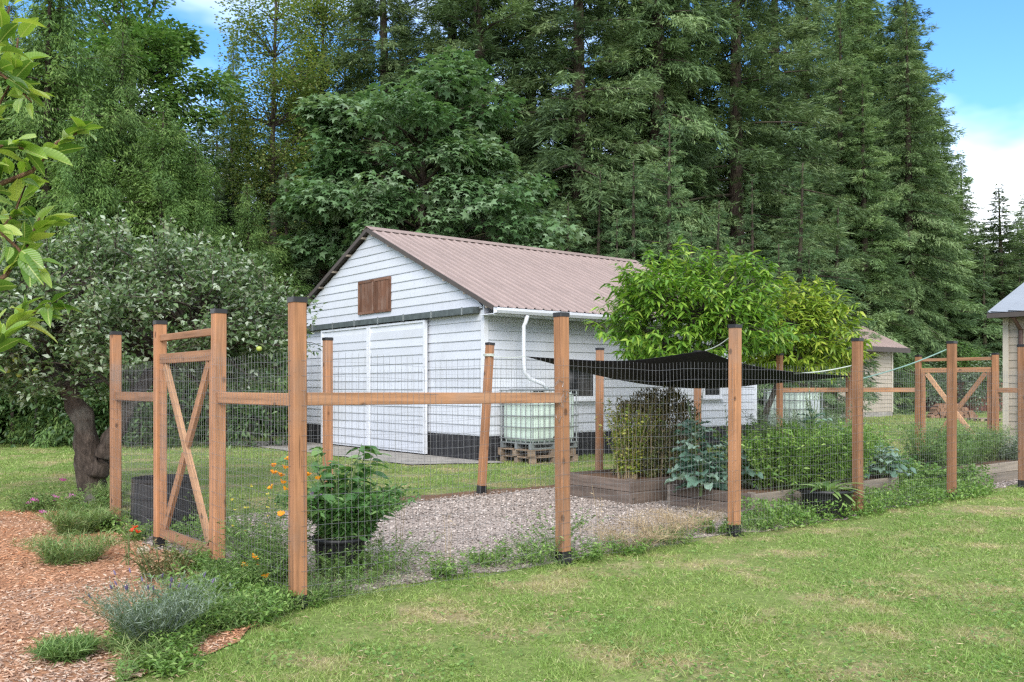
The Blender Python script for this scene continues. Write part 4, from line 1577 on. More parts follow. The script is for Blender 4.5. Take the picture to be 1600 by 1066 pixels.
def conifer_mesh(seed, H, Rm, z0, n_tw=20000, droop=0.25, tw=(0.22, 0.46), wd=0.16, hang=0.15, top_pow=0.85, step=0.52, uptip=0.25):
    """crown of a fir: whorls of branches, twigs in flat sprays along each branch"""
    g = np.random.default_rng(seed)
    hs, base_az = [], 0
    br = []
    h = z0
    while h < H - 0.15:
        rel = (H - h) / (H - z0)
        Lm = Rm * rel ** top_pow
        k = int(g.integers(4, 7))
        for i in range(k):
            az = base_az + 2 * math.pi * i / k + g.uniform(-0.4, 0.4)
            low = 0.55 + 0.45 * min(1, (h - z0) / (0.18 * H + 0.01))
            sect = 1 + 0.16 * math.sin(az * 2 + h * 0.8 + seed) + 0.12 * math.sin(h * 2.3 + seed)
            Lb = max(0.18, Lm * g.uniform(0.55, 1.28) * low * sect)
            br.append((h + g.uniform(-0.15, 0.15), az, Lb, rel))
        base_az += 1.1
        h += step * g.uniform(0.75, 1.25) * (0.55 + 0.45 * rel)
    br = np.array(br)
    wts = br[:, 2] ** 1.15
    cnt = np.maximum(6, (n_tw * wts / wts.sum()).astype(int))
    idx = np.repeat(np.arange(len(br)), cnt)
    hz_, az, Lb, rel = br[idx].T
    n = len(idx)
    s = g.uniform(0.06, 1.0, n) ** 0.75
    pitch0 = 0.28 - 0.60 * rel + g.normal(0, 0.05, n)
    bslope = (g.normal(0, 0.20, len(br)))[idx]
    ca, sa = np.cos(az), np.sin(az)
    x = Lb * s
    zz = hz_ + Lb * ((pitch0 + bslope) * s - droop * s ** 2 + uptip * droop * s ** 4)
    slope = (pitch0 + bslope) - 2 * droop * s + 4 * uptip * droop * s ** 3
    fwdv = np.stack([ca, sa, slope], 1)
    sidev = np.stack([-sa, ca, np.zeros(n)], 1)
    side = g.choice([-1.0, 1.0], n)
    wid = Lb * 0.30 * (1 - s * 0.75) + 0.05
    off = side * np.abs(g.normal(0, 0.42, n)) * wid
    P = np.stack([ca * x, sa * x, zz], 1) + sidev * off[:, None]
    P[:, 2] -= np.abs(off) * 0.30 + np.abs(g.normal(0, hang * 0.5, n))
    d = fwdv * g.uniform(0.5, 1.0, n)[:, None] + sidev * (side * g.uniform(0.25, 1.0, n))[:, None]
    d[:, 2] += g.normal(-hang, 0.28, n)
    size = g.uniform(tw[0], tw[1], n) * (0.65 + 0.35 * rel)
    mats = frames(d, g.normal(0, 0.55, n))
    v1 = scatter(tpl_rhomb(wd), P, mats, size)
    # a second, smaller blade on each twig
    d2 = norm(d) + rdir(n, -0.6, 0.5, g) * 0.9
    v2 = scatter(tpl_rhomb(wd), P + norm(d) * (size * 0.3)[:, None], frames(d2, g.normal(0, 0.7, n)), size * 0.62)
    v, f = merge([v1, v2])
    bt_ = g.uniform(0, 1, len(br))[idx]
    tone = np.concatenate([np.repeat(bt_, 2), np.repeat(bt_, 2)])
    limbs = MB()
    for h_, a_, L_, r_ in br[:: 2]:
        p0 = 0.28 - 0.6 * r_
        pts = [(math.cos(a_) * L_ * q, math.sin(a_) * L_ * q, h_ + L_ * (p0 * q - droop * q * q + uptip * droop * q ** 4)) for q in (0, 0.35, 0.7, 0.95)]
        limbs.tube(pts, [0.012 * L_ + 0.012, 0.009 * L_ + 0.008, 0.006 * L_ + 0.005, 0.004], 4, False)
    return v, f, limbs, tone


CONIFERS = {}


def conifer(kind_, seed, H, Rm, z0, mat, **kw):
    v, f, limbs, tone = conifer_mesh(seed, H, Rm, z0, **kw)
    CONIFERS[kind_] = (mesh_np('crown', v, f, tone=tone), limbs.mesh('limbs'), trunk_mesh('trunk', H * 0.965, H * 0.0135 + 0.04, 0.02, 0, seed), mat, H)


conifer('fir_a', 11, 26, 3.7, 2.0, 'fir', n_tw=45000, droop=0.26, tw=(0.22, 0.48))
conifer('fir_b', 12, 27, 3.3, 5.0, 'fir', n_tw=40000, droop=0.34, hang=0.25, tw=(0.22, 0.48))
conifer('fir_c', 13, 24, 3.9, 1.2, 'fir', n_tw=45000, droop=0.20, hang=0.10, tw=(0.22, 0.48))
conifer('young_a', 14, 10, 2.3, 0.4, 'fir_young', n_tw=17000, droop=0.12, tw=(0.13, 0.30), hang=0.05, uptip=0.1)
conifer('young_b', 15, 10, 1.9, 0.3, 'fir_young', n_tw=15000, droop=0.18, tw=(0.13, 0.30), hang=0.10, uptip=0.2)
conifer('cedar_a', 16, 14, 3.6, 0.6, 'cedar_leaf', n_tw=44000, droop=0.42, tw=(0.13, 0.32), wd=0.22, hang=0.75, uptip=0.55, top_pow=0.7)


def plant_conifer(kind_, px, y, H, label, cat, group, name, rz=None, wide=1.0):
    cr, lb, tk, mat, H0 = CONIFERS[kind_]
    x = (px - 800) / F * y
    t = thing(name, label, cat, (x, y, 0), rng.uniform(0, 6.28) if rz is None else rz, group)
    s = H / H0
    wv = wide * rng.uniform(0.86, 1.18)
    t.scale = (s * wv, s * wv, s)
    t.rotation_euler[0] = R(rng.uniform(-1.6, 1.6))
    t.rotation_euler[1] = R(rng.uniform(-1.6, 1.6))
    c_ = link('crown', cr, mat, t)
    tr_ = link('trunk', tk, 'bark', t)
    link('limbs', lb, 'bark', tr_)
    return t




def fir_label(px):
    return ('tall dark fir rising behind the maple' if px < 800 else 'tall dark fir rising behind the far end of the barn roof' if px < 990 else
            'tall dark fir rising behind the peach trees' if px < 1300 else 'tall fir at the open end of the forest against blue sky')


GF = 'tall firs of the forest'
tall = [  # column, distance, height, kind
    (545, 39, 20, 'fir_b'), (612, 36, 26, 'fir_a'), (690, 38, 27, 'fir_b'), (762, 35, 27, 'fir_c'), (835, 36, 29, 'fir_a'),
    (905, 34, 28, 'fir_c'), (965, 38, 29, 'fir_b'), (1025, 36, 30, 'fir_b'), (1085, 40, 30, 'fir_a'), (1150, 38, 29, 'fir_c'),
    (1215, 46, 31, 'fir_a'), (1262, 54, 32, 'fir_b'), (1310, 57, 33, 'fir_c'), (1352, 58, 33, 'fir_a'), (1392, 58, 30.5, 'fir_c'),
    (1432, 58, 25, 'fir_c'), (1470, 60, 21, 'fir_c'), (1503, 62, 18, 'fir_a'), (1412, 63, 28.5, 'fir_a'), (1455, 66, 21, 'fir_a'), (1370, 64, 33, 'fir_b'), (1330, 64, 34, 'fir_b')]
for px, y, H, kd in tall:
    plant_conifer(kd, px, y, H, fir_label(px), 'fir tree', GF, 'fir_tree', wide=1.0 if px < 1395 else 1.35)
for px, y, H, kd in ((1528, 62, 12.5, 'young_b'), (1546, 64, 13.6, 'fir_a'), (1567, 59, 15.0, 'fir_c'), (1588, 63, 13.8, 'fir_a'), (1608, 60, 14.6, 'fir_c'), (1632, 62, 14, 'fir_a')):
    plant_conifer(kd, px, y, H, 'short bushy fir past the end of the tall forest by the beige shed', 'fir tree', 'short firs past the forest end', 'fir_tree', wide=1.6)
for px in range(1490, 1640, 17):
    plant_conifer(('fir_c', 'fir_a')[px % 2], px, 72 + rng.uniform(-3, 3), 13.5 + rng.uniform(-2.2, 1.2), 'low fir in the far tree line past the forest end', 'fir tree', 'far tree line past the forest end', 'fir_tree', wide=1.7)
LB2 = 'fir deep in the forest showing through gaps between nearer trunks'
for i, px in enumerate(range(560, 1440, 62)):
    plant_conifer(['fir_a', 'fir_c', 'fir_b'][i % 3], px + rng.uniform(-20, 20), 50 + rng.uniform(-3, 5), 22 + rng.uniform(-3, 3), LB2, 'fir tree', 'firs deep in the forest', 'fir_tree', wide=1.15)
for px, y, H in ((20, 40, 19), (95, 42, 20), (160, 41, 18), (255, 42, 15), (305, 40, 13.8), (340, 44, 15.2), (385, 42, 14.6), (425, 44, 15.6), (462, 40, 16), (505, 44, 18), (225, 38, 14), (285, 36, 11.5), (355, 36, 11), (420, 36, 11.5)):
    plant_conifer(['fir_a', 'fir_c'][int(px) % 2], px, y, H, 'fir deep in the wood beyond the cedars', 'fir tree', 'firs beyond the cedars', 'fir_tree', wide=1.5)
plant_conifer('fir_b', 352, 40, 17.6, 'slim dark fir rising above the cedars under open sky', 'fir tree', None, 'fir_tree', wide=0.75)


def young_label(px):
    return ('young light green fir between the maple and the cedars' if px < 600 else 'young light green fir just behind the barn roof end' if px < 1000 else
            'young light green fir above the crown of the peach trees' if px < 1340 else 'young light green fir behind the beige outbuilding and the yard')


GY = 'young firs at the forest edge'
for i, (px, y, top) in enumerate(((1049, 31, 165), (992, 30, 235), (1112, 31, 300), (1178, 33, 265), (1243, 34, 240), (1302, 36, 310), (1362, 52, 300), (1425, 54, 345), (1482, 56, 360), (1540, 57, 385), (1590, 58, 400),
                                  (930, 31, 250), (880, 30, 300), (500, 30, 200), (455, 29, 255), (540, 31, 290), (1330, 52, 380), (1395, 53, 400), (1450, 56, 420), (1270, 33, 380), (1085, 29.5, 350), (1150, 30, 380), (1215, 31, 370), (960, 29.5, 330))):
    plant_conifer(('young_a', 'young_b')[i % 2], px, y, HC + (604 - top) / F * y, young_label(px), 'fir tree', GY, 'young_fir')


def cedar_label(px):
    return 'tall drooping green cedar behind the apple tree' if px < 200 else 'shorter drooping cedar between the apple tree and the barn gable'


for px, y, top in ((60, 25, -120), (175, 26, 20), (245, 25, 150), (318, 26, 215), (395, 27, 280), (120, 24, 130), (10, 25, 60), (440, 28, 360), (-60, 25, 0)):
    plant_conifer('cedar_a', px, y, HC + (604 - top) / F * y, cedar_label(px), 'cedar tree', 'drooping cedars', 'cedar_tree')


def clump_tree(name, label, cat, loc, mat, tpl, seed, clumps, n_leaf, size, bark, trunk_pts, trunk_r, cl_r=0.6, flat=0.55, up=0.6, droop=0.25, group=None, layered=True, limb_r=0.05):
    """broadleaf tree: limbs run to leaf clumps whose leaves lie in loose layers"""
    g = np.random.default_rng(seed)
    t = thing(name, label, cat, loc, 0, group)
    clumps = np.asarray(clumps, float)
    per = np.maximum(8, (n_leaf / len(clumps) * g.uniform(0.6, 1.4, len(clumps))).astype(int))
    idx = np.repeat(np.arange(len(clumps)), per)
    n = len(idx)
    r = cl_r * g.uniform(0.7, 1.3, len(clumps))[idx] * g.uniform(0, 1, n) ** 0.5
    q = rdir(n, -1, 1, g)
    P = clumps[idx] + q * r[:, None] * np.array([1, 1, flat])
    outd = norm(P - clumps.mean(0))
    d = outd * 0.5 + q * 0.8 + rdir(n, -1, 1, g) * 0.5
    d[:, 2] = d[:, 2] * 0.4 - droop
    sz = g.uniform(size * 0.6, size * 1.25, n)
    v, f = scatter(tpl, P, frames(d, g.normal(0, 0.45, n)), sz)
    link('crown', mesh_np('crown', v, f, tone=np.repeat(g.uniform(0, 1, len(clumps))[idx], len(tpl[1]))), mat, t)
    mb_ = MB()
    mb_.tube(trunk_pts, trunk_r, 10)
    tk = mb_.build('trunk', bark, t, True)
    lm = MB()
    tp = []
    for p, q_ in zip(trunk_pts[:-1], trunk_pts[1:]):
        tp += [Vector(p).lerp(Vector(q_), k / 6) for k in range(6)]
    for c_ in clumps:
        c_ = Vector(c_)
        b = min(tp[len(tp) // 3:], key=lambda p: (p - c_).length + max(0, p.z + 0.35 * math.hypot(c_.x, c_.y) - c_.z) * 2.0)
        mid = b.lerp(c_, 0.5) + Vector((g.uniform(-.1, .1), g.uniform(-.1, .1), (c_ - b).length * 0.10))
        lm.tube([b, mid, c_], [limb_r, limb_r * 0.6, limb_r * 0.2], 5, False)
    lm.build('limbs', bark, tk, True)
    return t


def shell(g, n, ctr, rad, zmin=-0.5, inner=0.55):
    q = rdir(n, zmin, 1.0, g)
    r = g.uniform(inner, 1.0, n) ** 0.6
    return np.asarray(ctr) + q * r[:, None] * np.asarray(rad)


# big maple behind the barn
g = np.random.default_rng(5)
MY = 28.5
mx = (650 - 800) / F * MY
cl = np.concatenate([shell(g, 84, (0, 0, 7.5), (3.9, 2.6, 4.0), -0.85, 0.35), shell(g, 18, (2.4, -0.5, 6.4), (2.2, 1.6, 2.0), -0.8), shell(g, 12, (-2.2, 0, 8.6), (1.6, 1.5, 2.4), -0.6), shell(g, 10, (1.3, 0, 10.6), (1.1, 1.0, 1.5), -0.6)])
clump_tree('maple_tree', 'broad leaved maple arching over the barn ridge', 'maple tree', (mx, MY, 0), 'maple', tpl_maple(), 51, cl, 22000, 0.30, 'bark',
           [(0, 0, -0.1), (0.1, 0, 2), (0.0, 0.1, 4.5), (0.2, 0, 7.5), (0.3, 0, 10)], [0.34, 0.27, 0.22, 0.14, 0.05], cl_r=0.85, flat=0.45, droop=0.35)
# broadleaf crown high above the cedars
g = np.random.default_rng(6)
BY = 31.0
cl = np.concatenate([shell(g, 100, (0, 0, 11.2), (3.3, 2.5, 4.6), -0.9, 0.25)])
clump_tree('broadleaf_tree', 'round crowned broadleaf tree rising above the cedars', 'tree', ((205 - 800) / F * BY, BY, 0), 'broad', tpl_rhomb(0.62), 52, cl, 32000, 0.19, 'bark',
           [(0, 0, -0.1), (0, 0.1, 4), (0.1, 0, 8), (0, 0, 13)], [0.26, 0.2, 0.15, 0.05], cl_r=0.8, flat=0.6, droop=0.2)
g = np.random.default_rng(7)
for px, y, zc, rr, lab in ((425, 34, 12.6, (2.1, 1.8, 5.4), 'thin yellowing alder beside the tall firs'), (500, 37, 15.5, (1.7, 1.5, 4.5), 'sparse pale alder leaning towards the tall firs')):
    cl = shell(g, 100, (0, 0, zc - 0.8), (rr[0] * 1.1, rr[1] * 1.1, rr[2] * 1.1), -1.0, 0.15)
    clump_tree('alder_tree', lab, 'alder tree', ((px - 800) / F * y, y, 0), 'alder', tpl_rhomb(0.75), 53 + px, cl, 26000, 0.115, 'bark',
               [(0, 0, -0.1), (0.1, 0.1, 5), (0, 0, 10), (0.2, 0, zc + rr[2])], [0.18, 0.14, 0.1, 0.03], cl_r=0.75, flat=0.9, droop=0.15, limb_r=0.03)
# shrubs at the far edge of the yard
g = np.random.default_rng(8)
for i, (px, y, h_, mt, lab) in enumerate(((1405, 50, 3.4, 'broad', 'leafy shrub beside the beige outbuilding'), (1450, 52, 3.6, 'greyherb', 'grey green shrub behind the firewood'), (1500, 53, 3.8, 'broad', 'leafy shrub behind the low board fence'),
                                          (1550, 50, 3.3, 'greyherb', 'pale shrub beside the beige shed'), (1595, 55, 4.0, 'broad', 'tall leafy shrub behind the beige shed'))):
    cl = shell(g, 26, (0, 0, h_ * 0.5), (1.5, 1.3, h_ * 0.5), -0.8, 0.3)
    clump_tree('shrub', lab, 'shrub', ((px - 800) / F * y, y, 0), mt, tpl_leaf(0.6), 80 + i, cl, 2600, 0.16, 'bark', [(0, 0, -0.05), (0, 0, 0.6), (0.1, 0, h_ * 0.6)], [0.08, 0.06, 0.02], cl_r=0.55, flat=0.8, droop=0.1, limb_r=0.02)

# dark laurel hedge behind the apple tree
hg = thing('laurel_hedge', 'dark leafy hedge behind the apple tree', 'hedge', (-9.5, 22.6, 0))
g = np.random.default_rng(9)
n = 16000
x = g.uniform(-8.5, 4.3, n)
top = 2.6 + 0.35 * np.sin(x * 1.7) + 0.25 * np.sin(x * 3.9 + 1)
z = g.uniform(0.0, 1.0, n) ** 0.8 * top
bul = 0.9 + 0.3 * np.sin(x * 1.3 + z * 1.1) + 0.25 * np.sin(x * 2.9 - z * 2.3)
y = -bul * np.sqrt(np.maximum(0.0, 1 - (z / top) ** 3)) - np.abs(g.normal(0, 0.18, n)) + 0.35 + g.uniform(0, 0.7, n) ** 2
d = np.stack([g.normal(0, 0.7, n), -np.abs(g.normal(0.7, 0.4, n)), g.normal(-0.1, 0.5, n)], 1)
v, f = scatter(tpl_leaf(0.42), np.stack([x, y, z], 1), frames(d, g.normal(0, 0.6, n)), g.uniform(0.10, 0.2, n))
link('foliage', mesh_np('foliage', v, f), 'laurel', hg)
hs = MB()
for xx in np.arange(-8.2, 4.2, 0.55):
    hs.tube([(xx, 0.3, 0), (xx + g.uniform(-.2, .2), 0.1, 1.0), (xx + g.uniform(-.3, .3), 0.0, 2.0)], [0.05, 0.035, 0.012], 5, False)
hs.build('stem', 'bark_dark', hg)

# ---- apple tree
AT = np.array([-5.42, 11.6])
apple = thing('apple_tree', 'old apple tree with forked dark trunk and grey green leaves', 'apple tree', (AT[0], AT[1], 0))
g = np.random.default_rng(21)
tk = MB()


def dense(p, r, k=5):
    P_, R_ = [], []
    for i in range(len(p) - 1):
        for j in range(k):
            f_ = j / k
            P_.append(tuple(p[i][q] * (1 - f_) + p[i + 1][q] * f_ for q in range(3)))
            R_.append(r[i] * (1 - f_) + r[i + 1] * f_)
    return P_ + [p[-1]], R_ + [r[-1]]


tk.tube(*dense([(0.03, 0, -0.08), (0.0, 0, 0.10), (-0.05, 0, 0.45), (-0.09, 0, 0.8), (-0.16, 0.02, 1.15), (-0.36, 0.06, 1.45), (-0.62, 0.1, 1.75), (-0.8, 0.1, 2.2)], [0.26, 0.19, 0.165, 0.15, 0.135, 0.12, 0.10, 0.06]), 20)
tk.tube(*dense([(0.04, -0.02, 0.38), (0.17, -0.05, 0.62), (0.27, -0.06, 0.85), (0.42, 0.1, 1.25), (0.75, 0.2, 1.8), (1.2, 0.3, 2.2)], [0.15, 0.13, 0.105, 0.09, 0.075, 0.045]), 20)
tko = tk.gnarl(0.028, 11).build('trunk', 'bark_dark', apple, True)
tp = [Vector(p) for p in ((-0.16, 0.02, 1.15), (-0.36, 0.06, 1.45), (-0.62, 0.1, 1.75), (-0.8, 0.1, 2.2), (0.42, 0.1, 1.25), (0.75, 0.2, 1.8), (1.2, 0.3, 2.2))]
sh = []
for i in range(330):
    q = rdir(1, -0.8, 1.0, g)[0]
    r = g.uniform(0.35, 1.0) ** 0.5
    sh.append(np.array([0.0, 0.55, 2.22]) + q * r * np.array([2.55, 1.9, 1.22]))
sh = np.array(sh)
lm = MB()
LP, LD = [], []
for c_ in sh:
    c3 = Vector(c_)
    b = min(tp, key=lambda p: (p - c3).length)
    mid = b.lerp(c3, 0.55) + Vector((g.uniform(-.15, .15), g.uniform(-.15, .15), 0.12))
    lm.tube([b, mid, c3], [0.03, 0.018, 0.006], 4, False)
    # shoots at the clump, many upright
    for k in range(5):
        dv = rdir(1, -0.3, 1.0, g)[0]
        if c_[2] > 2.7 and k < 3:
            dv = norm(dv * 0.45 + np.array([0, 0, 1.0]))
        Ls = g.uniform(0.25, 0.55)
        e = c_ + dv * Ls
        lm.tube([c3, Vector(c_ + dv * Ls * 0.5 + g.normal(0, 0.02, 3)), Vector(e)], [0.006, 0.005, 0.003], 3, False)
        m_ = int(g.integers(18, 30))
        s = g.uniform(0, 1.0, m_)
        LP.append(c_ + dv * (Ls * s)[:, None] + g.normal(0, 0.045, (m_, 3)))
        LD.append(rdir(m_, -0.9, 0.7, g) + dv * 0.5)
LP, LD = np.concatenate(LP), np.concatenate(LD)
v, f = scatter(tpl_leaf(0.52, 0.10), LP, frames(LD, g.normal(0, 0.7, len(LP))), g.uniform(0.055, 0.105, len(LP)))
link('crown', mesh_np('crown', v, f), 'apple', apple)
lm.build('limbs', 'bark_dark', tko)
fr = MB().lathe([(0.002, -0.030), (0.022, -0.028), (0.036, -0.006), (0.033, 0.018), (0.016, 0.03), (0.003, 0.024)], 12).mesh('fruit', True)
for px, py in ((12, 579), (30, 586), (24, 562), (55, 580), (8, 556), (405, 545)):
    p = at(px, py, 10.9 + g.uniform(-0.1, 0.2))
    link('fruit', fr, 'applefruit', apple, loc=(p.x - AT[0], p.y - AT[1], p.z))


# ---- peach trees
def peach(label, loc, seed, ctr, rad, n_sh, mat, trunk_pts, trunk_r):
    g = np.random.default_rng(seed)
    t = thing('peach_tree', label, 'peach tree', loc, 0, 'peach trees')
    tk = MB().tube(trunk_pts, trunk_r, 9).build('trunk', 'bark_dark', t, True)
    tp = [Vector(p) for p in trunk_pts[2:]]
    lm = MB()
    LP, LD = [], []
    for i in range(n_sh):
        q = rdir(1, -0.75, 1.0, g)[0]
        r = g.uniform(0.25, 1.0) ** 0.45
        lob = 1 + 0.16 * math.sin(3.1 * math.atan2(q[1], q[0]) + 1.3 * seed) + 0.12 * math.sin(7 * q[2] + 4 * q[0])
        c_ = np.array(ctr) + q * r * np.array(rad) * lob
        c3 = Vector(c_)
        if i % 3 == 0:
            b = min(tp, key=lambda p: (p - c3).length)
            lm.tube([b, b.lerp(c3, 0.5) + Vector((0, 0, 0.12)), c3], [0.026, 0.014, 0.004], 4, False)
        dv = norm(q * 0.9 + np.array([0, 0, 0.75]) + g.normal(0, 0.35, 3))
        Ls = g.uniform(0.25, 0.55)
        m_ = int(g.integers(12, 18))
        s = np.linspace(0.05, 1.0, m_)
        lm.tube([c3, Vector(c_ + dv * Ls)], [0.005, 0.002], 3, False)
        P = c_ + dv * (Ls * s)[:, None]
        P[:, 2] -= 0.10 * s ** 2 * Ls
        d = rdir(m_, -0.7, 0.45, g) + dv * 0.55
        d[:, 2] -= 0.35 * (1 - 0.7 * s)
        LP.append(P)
        LD.append(d)
    LP, LD = np.concatenate(LP), np.concatenate(LD)
    v, f = scatter(tpl_long(0.25, 0.38), LP, frames(LD, g.normal(0, 0.35, len(LP))), g.uniform(0.13, 0.24, len(LP)))
    link('crown', mesh_np('crown', v, f), mat, t)
    lm.build('limbs', 'bark_dark', tk)
    return t


PY = 16.9
peach('rounded bright green peach tree overhanging the barn eave', ((1028 - 800) / F * PY, PY, 0), 31, (0.55, 0, 2.70), (1.5, 1.3, 1.12), 720, 'peach',
      [(0, 0, -0.05), (0.02, 0, 0.5), (0.10, 0, 1.0), (0.26, 0, 1.5), (0.45, 0, 2.1), (0.6, 0, 2.7)], [0.095, 0.075, 0.065, 0.058, 0.045, 0.025])
PY2 = 18.6
peach('yellowish peach tree in front of the beige outbuilding', ((1186 - 800) / F * PY2, PY2, 0), 32, (0.80, 0, 2.40), (1.0, 1.1, 1.0), 430, 'peach_y',
      [(0, 0, -0.05), (0.03, 0, 0.5), (0.16, 0, 1.0), (0.36, 0, 1.5), (0.6, 0, 2.0), (0.8, 0, 2.5)], [0.09, 0.07, 0.062, 0.055, 0.04, 0.02])


# ---- near pear tree: its branches reach in from the side, leaves big enough to tell apart
def big_leaf_mesh(name, L_, W_l, fold=0.10, droop=0.25, n=7, wave=0.0, tip=1.0, seed=0):
    g = np.random.default_rng(seed)
    vs, fs = [], []
    for i in range(n + 1):
        s = i / n
        wl = W_l / 2 * math.sin(math.pi * min(1.0, s ** 0.8 * 0.97 + 0.015)) ** 0.85
        z_ = -droop * L_ * s * s
        wv = wave * math.sin(s * 9 + seed)
        vs += [(L_ * s, -wl, z_ + fold * wl * 2 + wv), (L_ * s, 0, z_), (L_ * s, wl, z_ + fold * wl * 2 - wv)]
    for i in range(n):
        a = i * 3
        fs += [(a, a + 3, a + 4, a + 1), (a + 1, a + 4, a + 5, a + 2)]
    return MB().add(vs, fs).mesh(name, True)


def place_leaf(me_, mat, parent, pos, d, roll, size, name='leaf'):
    m3 = frames(np.array([d]), np.array([roll]))[0]
    mt = Matrix(((m3[0, 0], m3[0, 1], m3[0, 2]), (m3[1, 0], m3[1, 1], m3[1, 2]), (m3[2, 0], m3[2, 1], m3[2, 2])))
    return link(name, me_, mat, parent, loc=pos, rot=mt.to_euler(), scale=(size,) * 3)


TP = Vector((-1.72, 1.95, 0))
pear = thing('pear_tree', 'glossy leaved pear tree with branches reaching in over the mulch', 'pear tree', TP)
MB().tube([(0, 0, -0.05), (0.02, 0, 0.6), (0.0, 0.03, 1.2), (-0.03, 0.02, 1.8), (0.03, 0, 2.5), (0.02, 0, 2.9)], [0.085, 0.065, 0.055, 0.045, 0.03, 0.01], 10).build('trunk', 'bark_red', pear, True)
leaf_a = [big_leaf_mesh('leaf', 1.0, w__, f__, d__, 9, 0.02, seed=s_) for s_, w__, f__, d__ in ((1, 0.50, 0.16, 0.30), (2, 0.42, 0.30, 0.5), (3, 0.56, 0.10, 0.15), (4, 0.46, 0.38, 0.05))]
g = np.random.default_rng(41)
branches = [  # photo columns and rows the branch passes, with distance
    [(-60, 330, 1.75), (0, 288, 1.72), (50, 268, 1.70), (90, 222, 1.70), (128, 205, 1.70)],
    [(-60, 420, 1.80), (-8, 372, 1.78), (22, 335, 1.76), (40, 290, 1.76)],
    [(-70, 560, 1.66), (0, 520, 1.68), (45, 490, 1.70), (85, 476, 1.72)],
    [(-70, 480, 1.72), (10, 430, 1.74), (45, 380, 1.74), (62, 340, 1.75)],
    [(-80, 250, 1.85), (-10, 180, 1.85), (22, 120, 1.86), (28, 60, 1.88)],
    [(-90, 200, 1.72), (-20, 110, 1.70), (5, 50, 1.70), (15, 10, 1.72)],
    [(-80, 640, 1.62), (-20, 560, 1.62), (5, 530, 1.62)],
    [(-90, 300, 1.62), (-30, 240, 1.60), (10, 225, 1.60), (45, 235, 1.60)],
    [(-90, 380, 1.66), (-20, 345, 1.64), (25, 385, 1.64), (55, 420, 1.64)],
    [(-90, 150, 1.80), (-20, 100, 1.80), (20, 130, 1.80), (50, 160, 1.80)],
]
for bi, br in enumerate(branches):
    pts = [at(a, b, c_) - TP for a, b, c_ in br]
    start = Vector((0.0, 0.0, max(0.7, pts[0].z - 0.35)))
    pts = [start, start.lerp(pts[0], 0.5) + Vector((0, 0, 0.03))] + pts
    m_ = len(pts)
    MB().tube(pts, [0.0085 - 0.0068 * i / (m_ - 1) for i in range(m_)], 7).build('branch', 'bark_red', pear, True)
    seg = pts[2:]
    nl = 25 if bi < 5 else 18
    for k in range(nl):
        s = (k + g.uniform(0, 0.8)) / nl * (len(seg) - 1)
        i = min(int(s), len(seg) - 2)
        p = seg[i].lerp(seg[i + 1], s - i)
        ax = (seg[i + 1] - seg[i]).normalized()
        d = np.array(ax) * 0.6 + np.array([g.uniform(-0.5, 1.0), g.uniform(-0.9, 0.5), g.uniform(-0.5, 0.55)])
        pt = Vector(p) + Vector(norm(d)) * 0.012
        place_leaf(leaf_a[int(g.integers(0, 4))], 'pear', pear, pt, d, g.uniform(-0.9, 0.9), g.uniform(0.032, 0.066))


# ================================================================== GARDEN PLANTS
def herb(name, label, cat, loc, stems, H, spread, tpl, leaf, per, mat, seed, base_r=0.1, stem_mat='stem', stem_r=0.004, droop=0.0, group=None, start=0.1, box=None, leafz=(-0.5, 0.7), hvar=0.3):
    """stems rising from the base with leaves along them"""
    g = np.random.default_rng(seed)
    t = thing(name, label, cat, (loc[0], loc[1], loc[2] if len(loc) > 2 else 0.0), 0, group)
    sm = MB()
    LP, LD, LS = [], [], []
    for i in range(stems):
        if box is not None:
            b = np.array([g.uniform(-box[0], box[0]), g.uniform(-box[1], box[1])])
            b = b[0] * U + b[1] * V
            a = g.uniform(0, 6.28)
        else:
            a = g.uniform(0, 6.28)
            b = np.array([math.cos(a), math.sin(a)]) * base_r * math.sqrt(g.uniform(0, 1))
        h = H * g.uniform(1 - hvar, 1.0)
        sp = spread * g.uniform(0.15, 1.0)
        kk = np.linspace(0, 1, 5)
        pts = np.stack([b[0] + math.cos(a) * sp * kk ** 1.6, b[1] + math.sin(a) * sp * kk ** 1.6, h * (kk - droop * kk ** 2.5)], 1)
        sm.tube([Vector(p) for p in pts], [stem_r, stem_r * 0.9, stem_r * 0.75, stem_r * 0.55, stem_r * 0.3], 4, False)
        m_ = max(2, int(per * g.uniform(0.7, 1.3)))
        s = g.uniform(start, 1.0, m_)
        x = np.stack([np.interp(s, kk, pts[:, j]) for j in range(3)], 1)
        d = rdir(m_, leafz[0], leafz[1], g)
        LP.append(x)
        LD.append(d)
        LS.append(leaf * g.uniform(0.6, 1.25, m_) * (1.1 - 0.35 * s))
    LP, LD, LS = np.concatenate(LP), np.concatenate(LD), np.concatenate(LS)
    LP[:, 2] = np.maximum(LP[:, 2], 0.012)
    v, f = scatter(tpl, LP, frames(LD, g.normal(0, 0.5, len(LP))), LS)
    v[:, 2] = np.maximum(v[:, 2], 0.004)
    fo = link('foliage', mesh_np('foliage', v, f), mat, t)
    sm.build('stems', stem_mat, t)
    return t


def flower_mesh(name, r, petals=6, cup=0.35, wd=0.9):
    vs, fs = [(0, 0, 0)], []
    for k in range(petals):
        a = 2 * math.pi * k / petals
        h = math.pi / petals * wd
        n0 = len(vs)
        for da, rr, zz in ((-h, 0.62, 0.8), (-h * 0.6, 1.0, 1.0), (h * 0.6, 1.0, 1.05), (h, 0.62, 0.8)):
            vs.append((r * rr * math.cos(a + da), r * rr * math.sin(a + da), r * cup * zz * rr + 0.001 * (k % 2)))
        fs.append((0, n0, n0 + 1, n0 + 2, n0 + 3))
    return MB().add(vs, fs).mesh(name)


